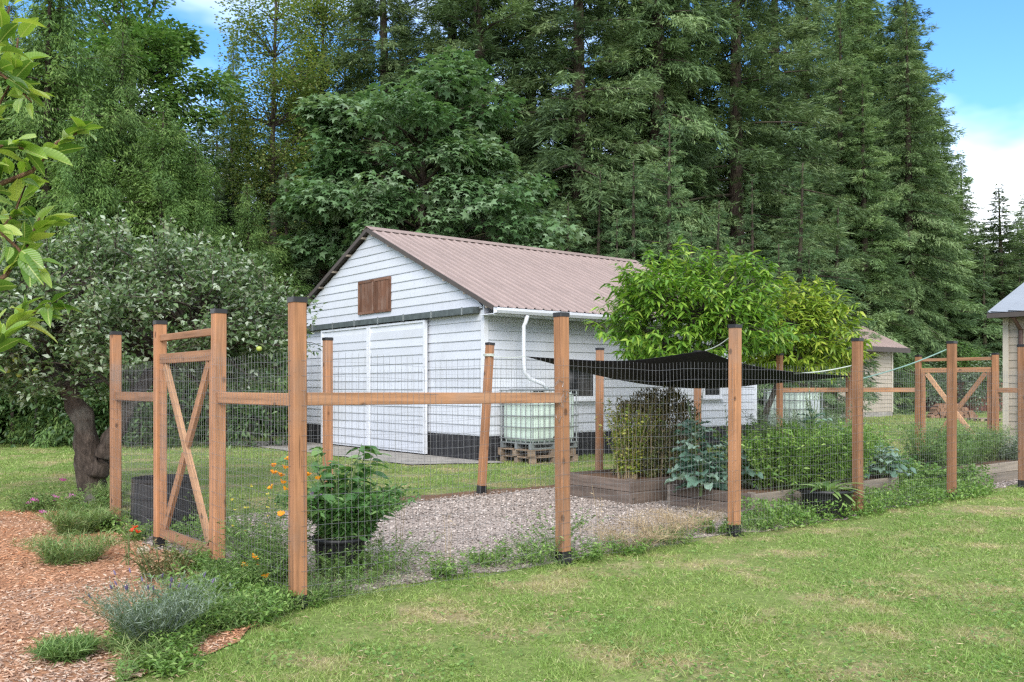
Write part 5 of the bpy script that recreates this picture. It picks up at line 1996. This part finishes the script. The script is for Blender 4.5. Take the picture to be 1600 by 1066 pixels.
FL = {'poppy': flower_mesh('flower', 0.032, 4, 0.8, 1.15), 'daisy': flower_mesh('flower', 0.02, 8, 0.15), 'small': flower_mesh('flower', 0.016, 5, 0.3), 'ball': flower_mesh('flower', 0.045, 9, 0.5)}


def flowers(t, key, mat, spots):
    """flower heads on their own stems, part of plant t; spots are points relative to the plant"""
    for (x, y, z_, bx, by) in spots:
        o = link('flower', FL[key], None, t, loc=(x, y, z_), rot=(R(rng.uniform(-35, 35)), R(rng.uniform(-35, 35)), rng.uniform(0, 6)))
        me_ = o.data
        if not me_.materials:
            me_.materials.append(M[mat])
        o.material_slots[0].link = 'OBJECT'
        o.material_slots[0].material = M[mat]
        MB().tube([Vector((bx - x, by - y, -z_)) , Vector(((bx - x) * 0.3, (by - y) * 0.3, -z_ * 0.45)), Vector((0, 0, 0))], [0.0025, 0.002, 0.0015], 4, False).build('flower_stem', 'stem', t, loc=(x, y, z_))


def rel(px, py, y, loc):
    p = at(px, py, y)
    return (p.x - loc[0], p.y - loc[1], p.z, g0.uniform(-0.08, 0.08), g0.uniform(-0.08, 0.08))


g0 = np.random.default_rng(77)
# --- dahlia in the corner pot: big leaves, each its own part
dah = thing('dahlia_plant', 'leafy green dahlia growing in the black corner pot', 'dahlia', (POT1[0], POT1[1], 0.27))
dl = [big_leaf_mesh('leaf', 1.0, 0.52, 0.10, 0.35, 6, 0.02, seed=s_) for s_ in (4, 5, 6)]
g = np.random.default_rng(61)
for i in range(24):
    a = g.uniform(0, 6.28)
    sp = g.uniform(0.05, 0.45)
    h = g.uniform(0.25, 0.78)
    pts = [Vector((math.cos(a) * sp * k ** 1.5 + 0.05 * math.cos(a), math.sin(a) * sp * k ** 1.5 + 0.05 * math.sin(a), h * (k - 0.15 * k * k) / 0.85)) for k in (0, 0.3, 0.6, 0.85, 1.0)]
    MB().tube(pts, [0.007, 0.006, 0.005, 0.004, 0.002], 6).build('stem', 'stem', dah)
    for k in range(12):
        s = g.uniform(0.25, 1.0) * (len(pts) - 1)
        j = min(int(s), len(pts) - 2)
        p = pts[j].lerp(pts[j + 1], s - j)
        d = np.append(norm(g.normal(0, 1, 2)), g.uniform(-0.35, 0.35))
        place_leaf(dl[k % 3], 'dahlia', dah, p + Vector(norm(d)) * 0.02, d, g.uniform(-0.6, 0.6), g.uniform(0.08, 0.16))
for px, py, key, mat in ((493, 776, 'ball', 'mauve'), (482, 804, 'poppy', 'orange')):
    p = at(px, py, POT1[1] - 0.28)
    flowers(dah, key, mat, [(p.x - POT1[0], p.y - POT1[1], p.z - 0.27, 0.0, 0.0)])
herb('bedding_plant', 'thin leaved trailing plant spilling from the corner pot', 'plant', (POT1[0] + 0.05, POT1[1] + 0.0, 0.27), 240, 0.60, 0.52, tpl_leaf(0.32), 0.085, 30, 'dahlia', 62, 0.18, droop=0.32)

# --- poppies beside the corner post
for k, (loc, heads, lab) in enumerate((
        ((-1.83, 6.85), [(428, 730), (445, 733), (427, 741), (438, 745), (452, 719), (425, 764), (444, 766), (441, 756), (480, 744), (498, 750), (440, 806)], 'tall clump of orange poppies beside the fence corner'),
        ((-1.98, 6.6), [(395, 873), (380, 886), (406, 886), (416, 903), (389, 938)], 'low clump of orange poppies between the gate and the corner post'))):
    t = herb('poppy_plant', lab, 'poppy', loc, 55, 0.62 if k == 0 else 0.35, 0.28, tpl_leaf(0.16), 0.07, 26, 'herb', 63 + k, 0.22, stem_r=0.002, group='orange poppies')
    flowers(t, 'poppy', 'orange', [rel(px, py, loc[1] + g0.uniform(-0.25, 0.1), loc) for px, py in heads])
# --- yellow flowers inside the gate
loc = tuple(G(0.55, 2.35))
t = herb('flowering_plant', 'yellow flowering plant behind the crossed gate', 'flowers', loc, 60, 0.55, 0.3, tpl_leaf(0.25), 0.05, 22, 'herb', 66, 0.3, stem_r=0.0025)
flowers(t, 'small', 'yellow', [(x, y, z_, x * 0.6, y * 0.6) for x, y, z_ in zip(g0.uniform(-.32, .32, 26), g0.uniform(-.3, .3, 26), g0.uniform(0.2, 0.62, 26))])
loc = tuple(ground(210, 848) + np.array([0, 0.05]))
t = herb('flowering_plant', 'small red flowered plant at the foot of the compost bin', 'flowers', loc, 24, 0.2, 0.15, tpl_leaf(0.5), 0.05, 12, 'weed', 67, 0.1)
flowers(t, 'poppy', 'red', [rel(px, py, loc[1] - 0.1, loc) for px, py in ((211, 826), (207, 831), (214, 833))])
for k, (px, py, hd) in enumerate(((55, 800, [(52, 783), (60, 786), (47, 787)]), (92, 800, [(84, 778), (90, 781), (112, 776), (108, 779)]), (135, 805, [(98, 752), (66, 802)]))):
    loc = tuple(ground(px, py))
    t = herb('flowering_plant', 'pink flowered low plant on the lawn edge before the apple trunk', 'flowers', loc, 40, 0.28, 0.28, tpl_leaf(0.3), 0.06, 14, 'herb', 68 + k, 0.2, group='pink flowers by the apple trunk')
    flowers(t, 'ball', 'pink', [rel(a, b, loc[1] - 0.05, loc) for a, b in hd])
# --- lavender and tufts along the mulch edge
lv = tuple(ground(236, 1012) + np.array([0.0, 0.05]))
t = herb('lavender_bush', 'grey green lavender bush at the mulch edge', 'lavender', lv, 260, 0.36, 0.34, tpl_rhomb(0.10), 0.055, 30, 'lavender', 71, 0.14, 'stem', 0.0016, leafz=(0.1, 0.95))
lav_head = MB().lathe([(0.001, 0), (0.005, 0.006), (0.0055, 0.02), (0.003, 0.03), (0.001, 0.034)], 6).mesh('flower')
for k in range(18):
    a = g0.uniform(0, 6.28)
    rr = g0.uniform(0.05, 0.34)
    zz = g0.uniform(0.30, 0.42)
    o = link('flower', lav_head, 'purple', t, loc=(rr * math.cos(a), rr * math.sin(a), zz), rot=(R(25) * -math.sin(a), R(25) * math.cos(a), 0))
    MB().tube([(0.3 * rr * math.cos(a), 0.3 * rr * math.sin(a), 0.05), (0.7 * rr * math.cos(a), 0.7 * rr * math.sin(a), 0.6 * zz), (rr * math.cos(a), rr * math.sin(a), zz)], 0.0013, 3, False).build('flower_stem', 'stem', t)
for k, (px, py, h, sp, lab) in enumerate(((112, 880, 0.30, 0.34, 'pale fuzzy grass tuft on the mulch before the gate'), (122, 835, 0.34, 0.30, 'green grass tuft on the mulch beside the apple trunk'), (158, 826, 0.22, 0.2, 'short grass tuft at the foot of the cedar end post'),
                                          (105, 1032, 0.12, 0.14, 'low fuzzy tuft on the mulch beside the lavender'), (172, 795, 0.40, 0.22, 'tall grass at the base of the apple trunk'))):
    loc = tuple(ground(px, py))
    herb('grass_tuft', lab, 'grass tuft', loc, 300, h, sp, tpl_grassblade(0.05, 0.3), 0.12, 7, 'tuft' if k != 3 else 'herb', 81 + k, sp * 0.6, 'stem', 0.001, 0.25, leafz=(0.2, 0.95), start=0.0, group='grass tufts on the mulch')
for k, (px, py, h, mt, lab) in enumerate(((300, 955, 0.30, 'weed', 'leafy weed clump between lavender and corner post'), (255, 905, 0.32, 'brownbush', 'reddish browning weed below the gate'), (310, 890, 0.20, 'weed', 'low weed clump under the gate latch post'),
                                          (375, 930, 0.26, 'herb', 'feathery green weed before the corner post'), (330, 985, 0.20, 'herb', 'spreading pale weed beside the lawn edge'), (200, 885, 0.42, 'brownbush', 'thin upright weed standing alone in the mulch'),
                                          (390, 975, 0.16, 'weed', 'low weed by the foot of the corner post'), (270, 1045, 0.08, 'weed', 'flat leaved weed on the lawn corner'), (425, 905, 0.34, 'herb', 'feathery weed hugging the corner post'))):
    loc = tuple(ground(px, py))
    nst = 46 if k != 5 else 4
    herb('weed_plant', lab, 'weed', loc, nst, h, h * 0.9 if k != 5 else 0.05, tpl_leaf(0.34 if mt != 'herb' else 0.2), 0.055, 16, mt, 91 + k, 0.16 if k != 5 else 0.03, group='weeds along the mulch edge')

# --- garden beds
c = G(6.05, 2.75)
herb('rose_bush', 'yellow green leaved bush in the dark weathered bed', 'bush', (c[0], c[1], 0.26), 60, 1.12, 0.42, tpl_leaf(0.55), 0.06, 46, 'yellowbush', 101, 0.14, 'drystem', 0.003)
g = np.random.default_rng(102)
c = G(6.55, 2.85)
bb = thing('clipped_bush', 'square clipped brown and green bush in the dark weathered bed', 'bush', (c[0], c[1], 0.26), TH)
n = 8000
P = g.uniform(-1, 1, (n, 3))
ax = g.integers(0, 3, n)
keep = g.uniform(0, 1, n) < 0.6
P[np.arange(n)[keep], ax[keep]] = np.sign(P[np.arange(n)[keep], ax[keep]]) * g.uniform(0.85, 1.06, keep.sum())
P = P * np.array([0.50, 0.40, 0.50]) * (1 + 0.13 * np.sin(P[:, [1, 2, 0]] * 4 + 1) + g.normal(0, 0.06, (n, 1))) + np.array([0.16, 0, 0.54])
P[:, 2] += 0.05 * np.sin(P[:, 0] * 7)
d = rdir(n, -0.2, 1, g)
sz = g.uniform(0.04, 0.085, n)
up_ = P[:, 2] > 0.72 + 0.1 * np.sin(P[:, 0] * 9) * np.sin(P[:, 1] * 7)
v, f = scatter(tpl_leaf(0.35), P[~up_], frames(d[~up_], g.normal(0, 0.6, (~up_).sum())), sz[~up_])
link('foliage', mesh_np('foliage', v, f), leaf_mat('dark green bush leaves', [(0.0, (0.075, 0.105, 0.03)), (0.6, (0.14, 0.165, 0.055)), (1.0, (0.28, 0.23, 0.11))], 0.55, 0.15), bb)
v, f = scatter(tpl_leaf(0.3), P[up_], frames(d[up_] + np.array([0, 0, 0.8]), g.normal(0, 0.6, up_.sum())), sz[up_] * 1.1)
link('dry_top', mesh_np('dry_top', v, f), 'brownbush', bb)
st = MB()
for k in range(90):
    xa, ya = g.uniform(-.35, .6), g.uniform(-.38, .38)
    st.tube([(xa, ya, -0.04), (xa + g.uniform(-.08, .08), ya + g.uniform(-.08, .08), 0.6), (xa + g.uniform(-.14, .14), ya + g.uniform(-.14, .14), g.uniform(0.9, 1.14))], [0.004, 0.003, 0.0015], 4, False)
st.build('stems', 'drystem', bb)

kl = []
for s_ in (1, 2, 3):
    gg = np.random.default_rng(s_)
    nl_, nw = 12, 6
    vs, fs = [], []
    for i in range(nl_ + 1):
        q = i / nl_
        half = 0.5 * 0.60 * (0.10 + 0.95 * math.sin(math.pi * min(1, 0.12 + 0.86 * q)) ** 0.8) * (1 + 0.22 * gg.normal()) * (0.25 if q < 0.15 else 1)
        for j in range(nw + 1):
            e = (j / nw - 0.5) * 2
            ruff = 0.085 * math.sin(17 * q + 2.6 * e + s_) * e * e + 0.03 * gg.normal() * abs(e) + 0.02 * math.sin(23 * q) * math.cos(6 * e)
            vs.append((q + 0.03 * gg.normal() * abs(e), half * e, -0.42 * q * q + 0.16 * abs(e) * half * 2 + ruff))
    for i in range(nl_):
        for j in range(nw):
            k_ = i * (nw + 1) + j
            fs.append((k_, k_ + nw + 1, k_ + nw + 2, k_ + 1))
    kl.append(MB().add(vs, fs).mesh('leaf', True))


def kale(label, loc, h, n_lf, size, seed, bolt=0, spread=0.25):
    g = np.random.default_rng(seed)
    t = thing('kale_plant', label, 'kale', loc, 0, 'kale plants')
    MB().tube([(0, 0, -0.05), (0.02, 0, h * 0.5), (0.0, 0.02, h)], [0.02, 0.017, 0.01], 7).build('stalk', 'stem', t)
    for k in range(n_lf):
        s = (k + 0.5) / n_lf
        a = k * 2.4
        z_ = h * (0.12 + 0.88 * s)
        d = np.array([math.cos(a), math.sin(a), 0.55 * s + 0.15 + g.uniform(-0.15, 0.15)])
        st_ = spread * (1 - 0.6 * s)
        p = np.array([0, 0, z_]) + norm(d) * st_ * 0.5
        o = place_leaf(kl[k % 3], 'kale', t, Vector(p), d, g.uniform(-0.4, 0.4), size * g.uniform(0.7, 1.15) * (1.15 - 0.55 * s))
        MB().tube([(0, 0, z_ - 0.02), Vector(p)], [0.006, 0.004], 4, False).build('leaf_stalk', 'stem', t)
    for k in range(bolt):
        a = g.uniform(0, 6.28)
        hh = h + g.uniform(0.15, 0.45)
        MB().tube([(0, 0, h * 0.8), (0.05 * math.cos(a), 0.05 * math.sin(a), h), (0.12 * math.cos(a), 0.12 * math.sin(a), hh)], [0.006, 0.005, 0.002], 4, False).build('seed_stalk', 'stem', t)
        m_ = 26
        s = g.uniform(0.3, 1, m_)
        P = np.stack([0.05 * math.cos(a) + 0.07 * math.cos(a) * s, 0.05 * math.sin(a) + 0.07 * math.sin(a) * s, h + (hh - h) * s], 1)
        v, f = scatter(tpl_rhomb(0.3), P, frames(rdir(m_, 0, 0.9, g)), g.uniform(0.03, 0.07, m_))
        kind(link('seed_pods', mesh_np('seed_pods', v, f), 'greyherb', t), 'stuff')
    return t


for k, (t_, s_, h, nl, sz, bl, lab) in enumerate(((6.06, 1.62, 0.80, 50, 0.26, 5, 'tall blue green kale bolting at the bed end under the shade cloth'), (5.9, 1.40, 0.38, 32, 0.27, 0, 'low spreading blue green kale hanging over the bed end'), (6.35, 1.3, 0.62, 34, 0.24, 3, 'blue green kale behind the bolting kale'),
                                                  (8.9, 1.2, 0.62, 40, 0.27, 3, 'large kale between the bushy greens and the fence post'), (9.1, 0.85, 0.40, 34, 0.27, 0, 'leafy kale spilling over the bed beside the wide black pot'), (8.6, 1.6, 0.9, 34, 0.24, 6, 'kale gone to seed behind the bushy greens'))):
    c = G(t_, s_)
    kale(lab, (c[0], c[1], 0.22), h, nl, sz, 111 + k, bl)
for k, (t_, s_, h, sp, mt, lab, ns, tpl_, lf) in enumerate((
        (6.95, 1.1, 0.92, 0.6, 'tomato', 'bushy green plant between the kale and the tall bush', 70, tpl_leaf(0.34), 0.085),
        (7.5, 0.95, 1.0, 0.6, 'tomato', 'tall bushy green plant at the middle of the pale bed', 80, tpl_leaf(0.34), 0.085),
        (8.1, 1.0, 0.98, 0.6, 'tomato', 'bushy green plant next to the kale by the wide pot', 80, tpl_leaf(0.34), 0.085),
        (9.3, 2.5, 1.42, 0.6, 'greyherb', 'tall airy grey green plant gone to seed behind the kale', 170, tpl_rhomb(0.22), 0.07),
        (10.1, 2.3, 1.25, 0.55, 'greyherb', 'airy seeding plant beside the dark leafy plant', 150, tpl_rhomb(0.22), 0.07),
        (10.6, 2.4, 0.62, 0.5, 'dahlia', 'dark leafy plant in front of the back fence corner', 70, tpl_leaf(0.55), 0.12),
        (12.0, 3.0, 0.7, 0.6, 'dahlia', 'low leafy squash plant near the back fence corner', 70, tpl_leaf(0.6), 0.12))):
    c = G(t_, s_)
    herb('vegetable_plant', lab, 'vegetable plant', (c[0], c[1], 0.22 if k < 3 else 0.0), int(ns * (1.7 if k < 3 else 1)), h, sp, tpl_, lf, 44, mt, 121 + k, stem_mat='stem', stem_r=0.003, leafz=(-0.4, 0.85), base_r=0.4 if k < 3 else 0.22, droop=0.15)
for k, (t_, s_, h, sp, mt, lab) in enumerate(((10.1, 1.35, 0.34, 0.5, 'weed', 'dense low strawberry patch beside the kale'), (10.7, 1.0, 0.36, 0.5, 'weed', 'dense low strawberry patch beside the airy herbs'), (10.4, 1.8, 0.4, 0.5, 'dahlia', 'dark low leafy patch behind the strawberries'))):
    c = G(t_, s_)
    herb('strawberry_patch', lab, 'plant', (c[0], c[1], 0.0), 170, h, sp, tpl_leaf(0.6), 0.085, 26, mt, 131 + k, 0.5, 'stem', 0.003, leafz=(0.0, 0.8))
for k, (t_, s_, h, sp, mt, lab) in enumerate(((11.4, 1.3, 0.72, 0.42, 'herb', 'airy light green herb at the near end of the far bed'), (12.1, 1.1, 0.66, 0.45, 'herb', 'feathery light green herb in the middle of the far bed'), (12.8, 1.2, 0.62, 0.45, 'tuft', 'pale seeding herb in the far bed before the gate'), (13.3, 1.0, 0.5, 0.4, 'greyherb', 'greyish seeding herb at the shed end of the far bed'), (11.2, 0.9, 0.46, 0.35, 'herb', 'low trailing herb over the far bed edge'))):
    c = G(t_, s_)
    herb('herb_plant', lab, 'herb', (c[0], c[1], 0.25), 110, h, sp, tpl_rhomb(0.2), 0.075, 36, mt, 141 + k, 0.28, 'stem', 0.0025, leafz=(-0.2, 0.95))
# strap leaved plant in the wide pot
sp_ = thing('lily_plant', 'strap leaved plant arching from the wide black pot', 'plant', (POT2[0], POT2[1], 0.28))
sl = big_leaf_mesh('leaf', 1.0, 0.20, 0.10, 0.75, 9, 0.01, seed=9)
for k in range(26):
    a = k * 2.4
    d = np.array([math.cos(a), math.sin(a), rng.uniform(0.5, 1.3)])
    place_leaf(sl, 'herb', sp_, Vector((0.05 * math.cos(a), 0.05 * math.sin(a), 0)), d, rng.uniform(-0.3, 0.3), rng.uniform(0.28, 0.42))
# dry grass bunch by the long fence, dry stalks
for k, (px, py, h, lab) in enumerate(((1035, 850, 0.42, 'dry straw coloured grass clump beside the weathered beds'), (985, 862, 0.34, 'dry bleached grass clump beside the middle fence post'), (1080, 835, 0.36, 'dry grass clump at the foot of the kale'))):
    loc = tuple(ground(px, py) + np.array([0, 0.15]))
    herb('dry_grass_clump', lab, 'dry grass', loc, 130, h, 0.4, tpl_grassblade(0.035, 0.3), 0.12, 6, 'drygrass', 151 + k, 0.22, 'drystem', 0.0016, 0.4, start=0.2, leafz=(-0.1, 0.9), group='dry grass clumps')
for k, (px, py, h, lab) in enumerate(((940, 868, 0.75, 'tall thin dry stalk beside the middle fence post'), (700, 895, 0.62, 'thin dry stalk leaning on the wire before the gravel'), (620, 875, 0.9, 'long thin dry stalk standing in the gravel'))):
    loc = tuple(ground(px, py) + np.array([0, 0.12]))
    herb('dry_stalk', lab, 'stalk', loc, 3, h, 0.12, tpl_rhomb(0.2), 0.05, 5, 'drygrass', 156 + k, 0.03, 'drystem', 0.003, 0.1, start=0.5, group='dry stalks')
# weed clumps at the foot of the long fence
for k, (px, py, h, mt) in enumerate(((560, 912, 0.26, 'weed'), (610, 900, 0.34, 'herb'), (500, 915, 0.30, 'herb'), (535, 905, 0.32, 'herb'), (580, 895, 0.36, 'weed'), (700, 905, 0.20, 'weed'), (760, 885, 0.16, 'weed'), (820, 885, 0.26, 'weed'), (850, 880, 0.28, 'herb'), (915, 878, 0.18, 'weed'), (985, 868, 0.14, 'weed'), (1050, 850, 0.16, 'weed'), (520, 935, 0.2, 'herb'), (865, 862, 0.4, 'weed'),
                                     (1120, 835, 0.18, 'weed'), (1190, 830, 0.15, 'weed'), (1240, 818, 0.18, 'weed'))):
    loc = tuple(ground(px, py) + np.array([0, 0.06]))
    herb('weed_plant', 'leafy green weed growing through the foot of the long wire fence', 'weed', loc, 34, h, h * 1.1, tpl_leaf(0.4 if mt == 'weed' else 0.2), 0.05, 13, mt, 161 + k, 0.14, 'stem', 0.0018, group='weeds at the foot of the long fence')


# ================================================================== STUFF: grass, weeds, chips, stones
def frustum_pts(n, y0, y1, seed, kx=0.72):
    """points on the ground ahead, thinning with distance"""
    g = np.random.default_rng(seed)
    y = y0 * (y1 / y0) ** g.uniform(0, 1, n)
    x = g.uniform(-kx, kx, n) * y
    return np.stack([x, y], 1), g


def vnoise(P, sc, seed):
    """smooth value noise on the ground"""
    g = np.random.default_rng(seed)
    T = g.uniform(0, 1, (64, 64))
    q = P * sc
    i = np.floor(q).astype(int)
    f = q - i
    f = f * f * (3 - 2 * f)
    a, b = i[:, 0] % 64, i[:, 1] % 64
    a1, b1 = (a + 1) % 64, (b + 1) % 64
    return (T[a, b] * (1 - f[:, 0]) + T[a1, b] * f[:, 0]) * (1 - f[:, 1]) + (T[a, b1] * (1 - f[:, 0]) + T[a1, b1] * f[:, 0]) * f[:, 1]


def local(P, o):
    q = P - o
    return q @ U, q @ V


P, g = frustum_pts(640000, 3.9, 60, 201)
tG, sG = local(P, P0)
bB, aB = local(P, BC)
bad = inpoly(P, GRAVEL) | inpoly(P, MULCH) | inpoly(P, APRON) | inpoly(P, FOREST) | inpoly(P, SOIL)
bad |= (tG > -0.05) & (tG < 14.8) & (sG > 0.25) & (sG < SB - 0.1)
bad |= (bB > -0.05) & (bB < LN + 0.05) & (aB > -0.05) & (aB < W_ + 0.05)
hb, ha = local(P, HX)
bad |= (hb > -HL) & (hb < 0) & (ha > 0) & (ha < HW)
sb, sa_ = local(P, SX)
bad |= (sb > 0) & (sb < SD) & (sa_ > -SL) & (sa_ < 0)
thin = 0.55 * vnoise(P, 1.1, 1) + 0.3 * vnoise(P, 3.3, 2) + 0.15 * vnoise(P, 9, 3)
bad |= g.uniform(0, 1, len(P)) < np.clip((thin - 0.56) * 5, 0, 0.75)
P = P[~bad]
n = len(P)
lush = vnoise(P, 1.6, 5)
hgt = g.uniform(0.018, 0.05, n) * (0.45 + 0.75 * lush + 0.7 * np.clip(vnoise(P, 4.5, 6) - 0.45, 0, 1) * 2) * (1 + 0.03 * np.maximum(0, P[:, 1] - 8))
wdt = g.uniform(0.0035, 0.0065, n) * np.maximum(1, P[:, 1] / 6.0) ** 0.9
d = rdir(n, 0.25, 1.0, g)
T3, F3 = tpl_blade(1.0, 0.15)
v, f = scatter((T3, F3), np.concatenate([P, np.full((n, 1), 0.001)], 1), frames(d, g.uniform(-1.5, 1.5, n)), np.stack([hgt, wdt, hgt], 1))
kind(link('lawn_grass', mesh_np('lawn_grass', v, f), 'grass'), 'stuff')
bpy.data.objects['lawn_grass']['label'] = 'short mown grass of the lawn with dry patches'

# clover and broad weeds in the lawn
P, g = frustum_pts(30000, 4.0, 16, 202)
tG, sG = local(P, P0)
ok = ~(inpoly(P, GRAVEL) | inpoly(P, MULCH) | ((tG > 0) & (tG < 14.8) & (sG > -0.1) & (sG < SB)))
ok &= (0.6 * vnoise(P, 2.2, 11) + 0.4 * vnoise(P, 6, 12)) > 0.55
P = P[ok]
n = len(P)
d = rdir(n, -0.05, 0.55, g)
v, f = scatter(tpl_leaf(0.7, 0.08), np.concatenate([P, g.uniform(0.008, 0.028, (n, 1))], 1), frames(d, g.normal(0, 0.3, n)), g.uniform(0.016, 0.036, n))
kind(link('lawn_clover', mesh_np('lawn_clover', v, f), 'weed'), 'stuff')
bpy.data.objects['lawn_clover']['label'] = 'clover and broad leaved weeds in the lawn'

# straw and leaf bits lying in the lawn
P, g = frustum_pts(24000, 4.0, 16, 212)
P = P[~(inpoly(P, GRAVEL) | inpoly(P, MULCH))]
P = P[(0.5 * vnoise(P, 1.4, 21) + 0.5 * vnoise(P, 5, 22)) > 0.5]
n = len(P)
v, f = scatter(tpl_rhomb(0.12), np.concatenate([P, g.uniform(0.012, 0.034, (n, 1))], 1), frames(rdir(n, -0.15, 0.35, g), g.normal(0, 0.5, n)), g.uniform(0.02, 0.055, n))
kind(link('lawn_thatch', mesh_np('lawn_thatch', v, f), 'drygrass'), 'stuff')
bpy.data.objects['lawn_thatch']['label'] = 'dry straw lying in the lawn'

# low green weeds: strip by the mulch edge, the garden floor past the beds, foot of the fences
def weed_field(name, label, poly, n, hmax, seed, mat, leaf=(0.03, 0.07), tpl=None, thr=0.4):
    g = np.random.default_rng(seed)
    a = np.array(poly)
    lo, hi = a.min(0), a.max(0)
    P = g.uniform(lo, hi, (n, 2))
    P = P[inpoly(P, poly)]
    P = P[(0.6 * vnoise(P, 1.9, seed) + 0.4 * vnoise(P, 5, seed + 1)) > thr]
    m_ = len(P)
    z = g.uniform(0.0, 1, m_) ** 1.5 * hmax * (0.4 + 0.8 * vnoise(P, 2.5, seed + 2)) + 0.012
    d = rdir(m_, -0.1, 0.9, g)
    v, f = scatter(tpl or tpl_leaf(0.42), np.concatenate([P, z[:, None]], 1), frames(d, g.normal(0, 0.5, m_)), g.uniform(leaf[0], leaf[1], m_))
    v[:, 2] = np.maximum(v[:, 2], 0.006)
    o = kind(link(name, mesh_np(name, v, f), mat), 'stuff')
    o['label'] = label
    return o


S1 = ragged([tuple(G(-0.35, 1.25)), tuple(G(0.1, 1.3)), tuple(G(0.25, 0.3)), (-1.35, 6.1), (-1.55, 5.7), (-1.85, 4.8), (-1.95, 4.4), (-2.1, 4.7), (-2.25, 5.0), (-2.3, 5.6), (-2.35, 6.4)], 0.1, 0.1, 31)
weed_field('mulch_weeds', 'low green weeds along the mulch edge', S1, 34000, 0.13, 301, 'weed', (0.016, 0.045), thr=0.38)
weed_field('mulch_grass', 'thin grass blades among the mulch edge weeds', S1, 26000, 0.10, 302, 'tuft', (0.05, 0.11), tpl_grassblade(0.05, 0.3), thr=0.3)
S2 = ragged([tuple(G(5.2, -0.15)), tuple(G(9.6, -0.2)), tuple(G(11.0, 0.1)), tuple(G(11.0, 0.9)), tuple(G(9.3, 0.9)), tuple(G(9.25, 0.6)), tuple(G(5.9, 0.62)), tuple(G(5.3, 0.4))], 0.1, 0.1, 33)
weed_field('bed_weeds', 'light green ground cover between the beds and the long fence', S2, 48000, 0.24, 304, 'weed', (0.03, 0.07), thr=0.22)
S3 = ragged([tuple(G(0.1, -0.16)), tuple(G(5.4, -0.14)), tuple(G(5.4, 0.35)), tuple(G(3.0, 0.3)), tuple(G(0.1, 0.5))], 0.1, 0.12, 35)
weed_field('fence_weeds', 'weeds and grass at the foot of the long fence', S3, 22000, 0.15, 306, 'tuft', (0.05, 0.11), tpl_grassblade(0.05, 0.3), thr=0.38)
S4 = ragged([tuple(G(9.4, 2.0)), tuple(G(14.4, 2.0)), tuple(G(14.4, 4.3)), tuple(G(9.4, 4.3))], 0.2, 0.1, 36)
weed_field('garden_floor_weeds', 'green weeds on the garden floor by the far gate', S4, 26000, 0.22, 308, 'herb', (0.05, 0.1), thr=0.3)
S5 = ragged([tuple(G(-0.3, SB - 0.3)), tuple(G(0.2, SB - 1.0)), tuple(G(0.5, 2.3)), tuple(G(0.7, 2.4)), tuple(G(0.8, SB)), tuple(G(0.0, SB + 0.3))], 0.1, 0.06, 37)
weed_field('gate_weeds', 'weeds around the compost bin', S5, 8000, 0.16, 310, 'weed', (0.03, 0.06), thr=0.35)

# mulch chips
P, g = frustum_pts(100000, 3.6, 12, 203, 0.85)
P = P[inpoly(P, MULCH) & (P[:, 0] < 0)]
n = len(P)
d = rdir(n, -0.25, 0.35, g)
v, f = scatter(tpl_chip(), np.concatenate([P, g.uniform(0.012, 0.024, (n, 1))], 1), frames(d, g.normal(0, 0.5, n)), np.stack([g.uniform(0.012, 0.05, n), g.uniform(0.010, 0.03, n), g.uniform(0.015, 0.035, n)], 1))
o = kind(link('mulch_chips', mesh_np('mulch_chips', v, f), 'chip'), 'stuff')
o['label'] = 'reddish bark chips covering the mulch bed'
# gravel
P, g = frustum_pts(165000, 5.8, 19, 204, 0.72)
tG, sG = local(P, P0)
inb = ((tG > 5.62) & (tG < 7.9) & (sG > 2.3) & (sG < 3.55)) | ((tG > 5.95) & (tG < 9.2) & (sG > 0.68) & (sG < 1.95)) | ((tG > 11.0) & (tG < 13.6) & (sG > 0.55) & (sG < 1.9))
P = P[inpoly(P, GRAVEL) & ~inb]
n = len(P)
sz = g.uniform(0.006, 0.017, n) * np.maximum(1, P[:, 1] / 9)
v, f = scatter(tpl_octa(), np.concatenate([P, 0.004 + sz[:, None] * 0.25], 1), frames(rdir(n, -0.3, 0.3, g), g.normal(0, 0.4, n)), np.stack([sz * g.uniform(0.8, 1.5, n), sz * 0.8, sz * g.uniform(0.4, 0.8, n)], 1))
o = kind(link('gravel_stones', mesh_np('gravel_stones', v, f), 'pebble'), 'stuff')
o['label'] = 'grey brown gravel on the garden floor'
# leaf and twig litter in the lawn and on the gravel
print('tris', sum(len(m.polygons) for m in bpy.data.meshes))
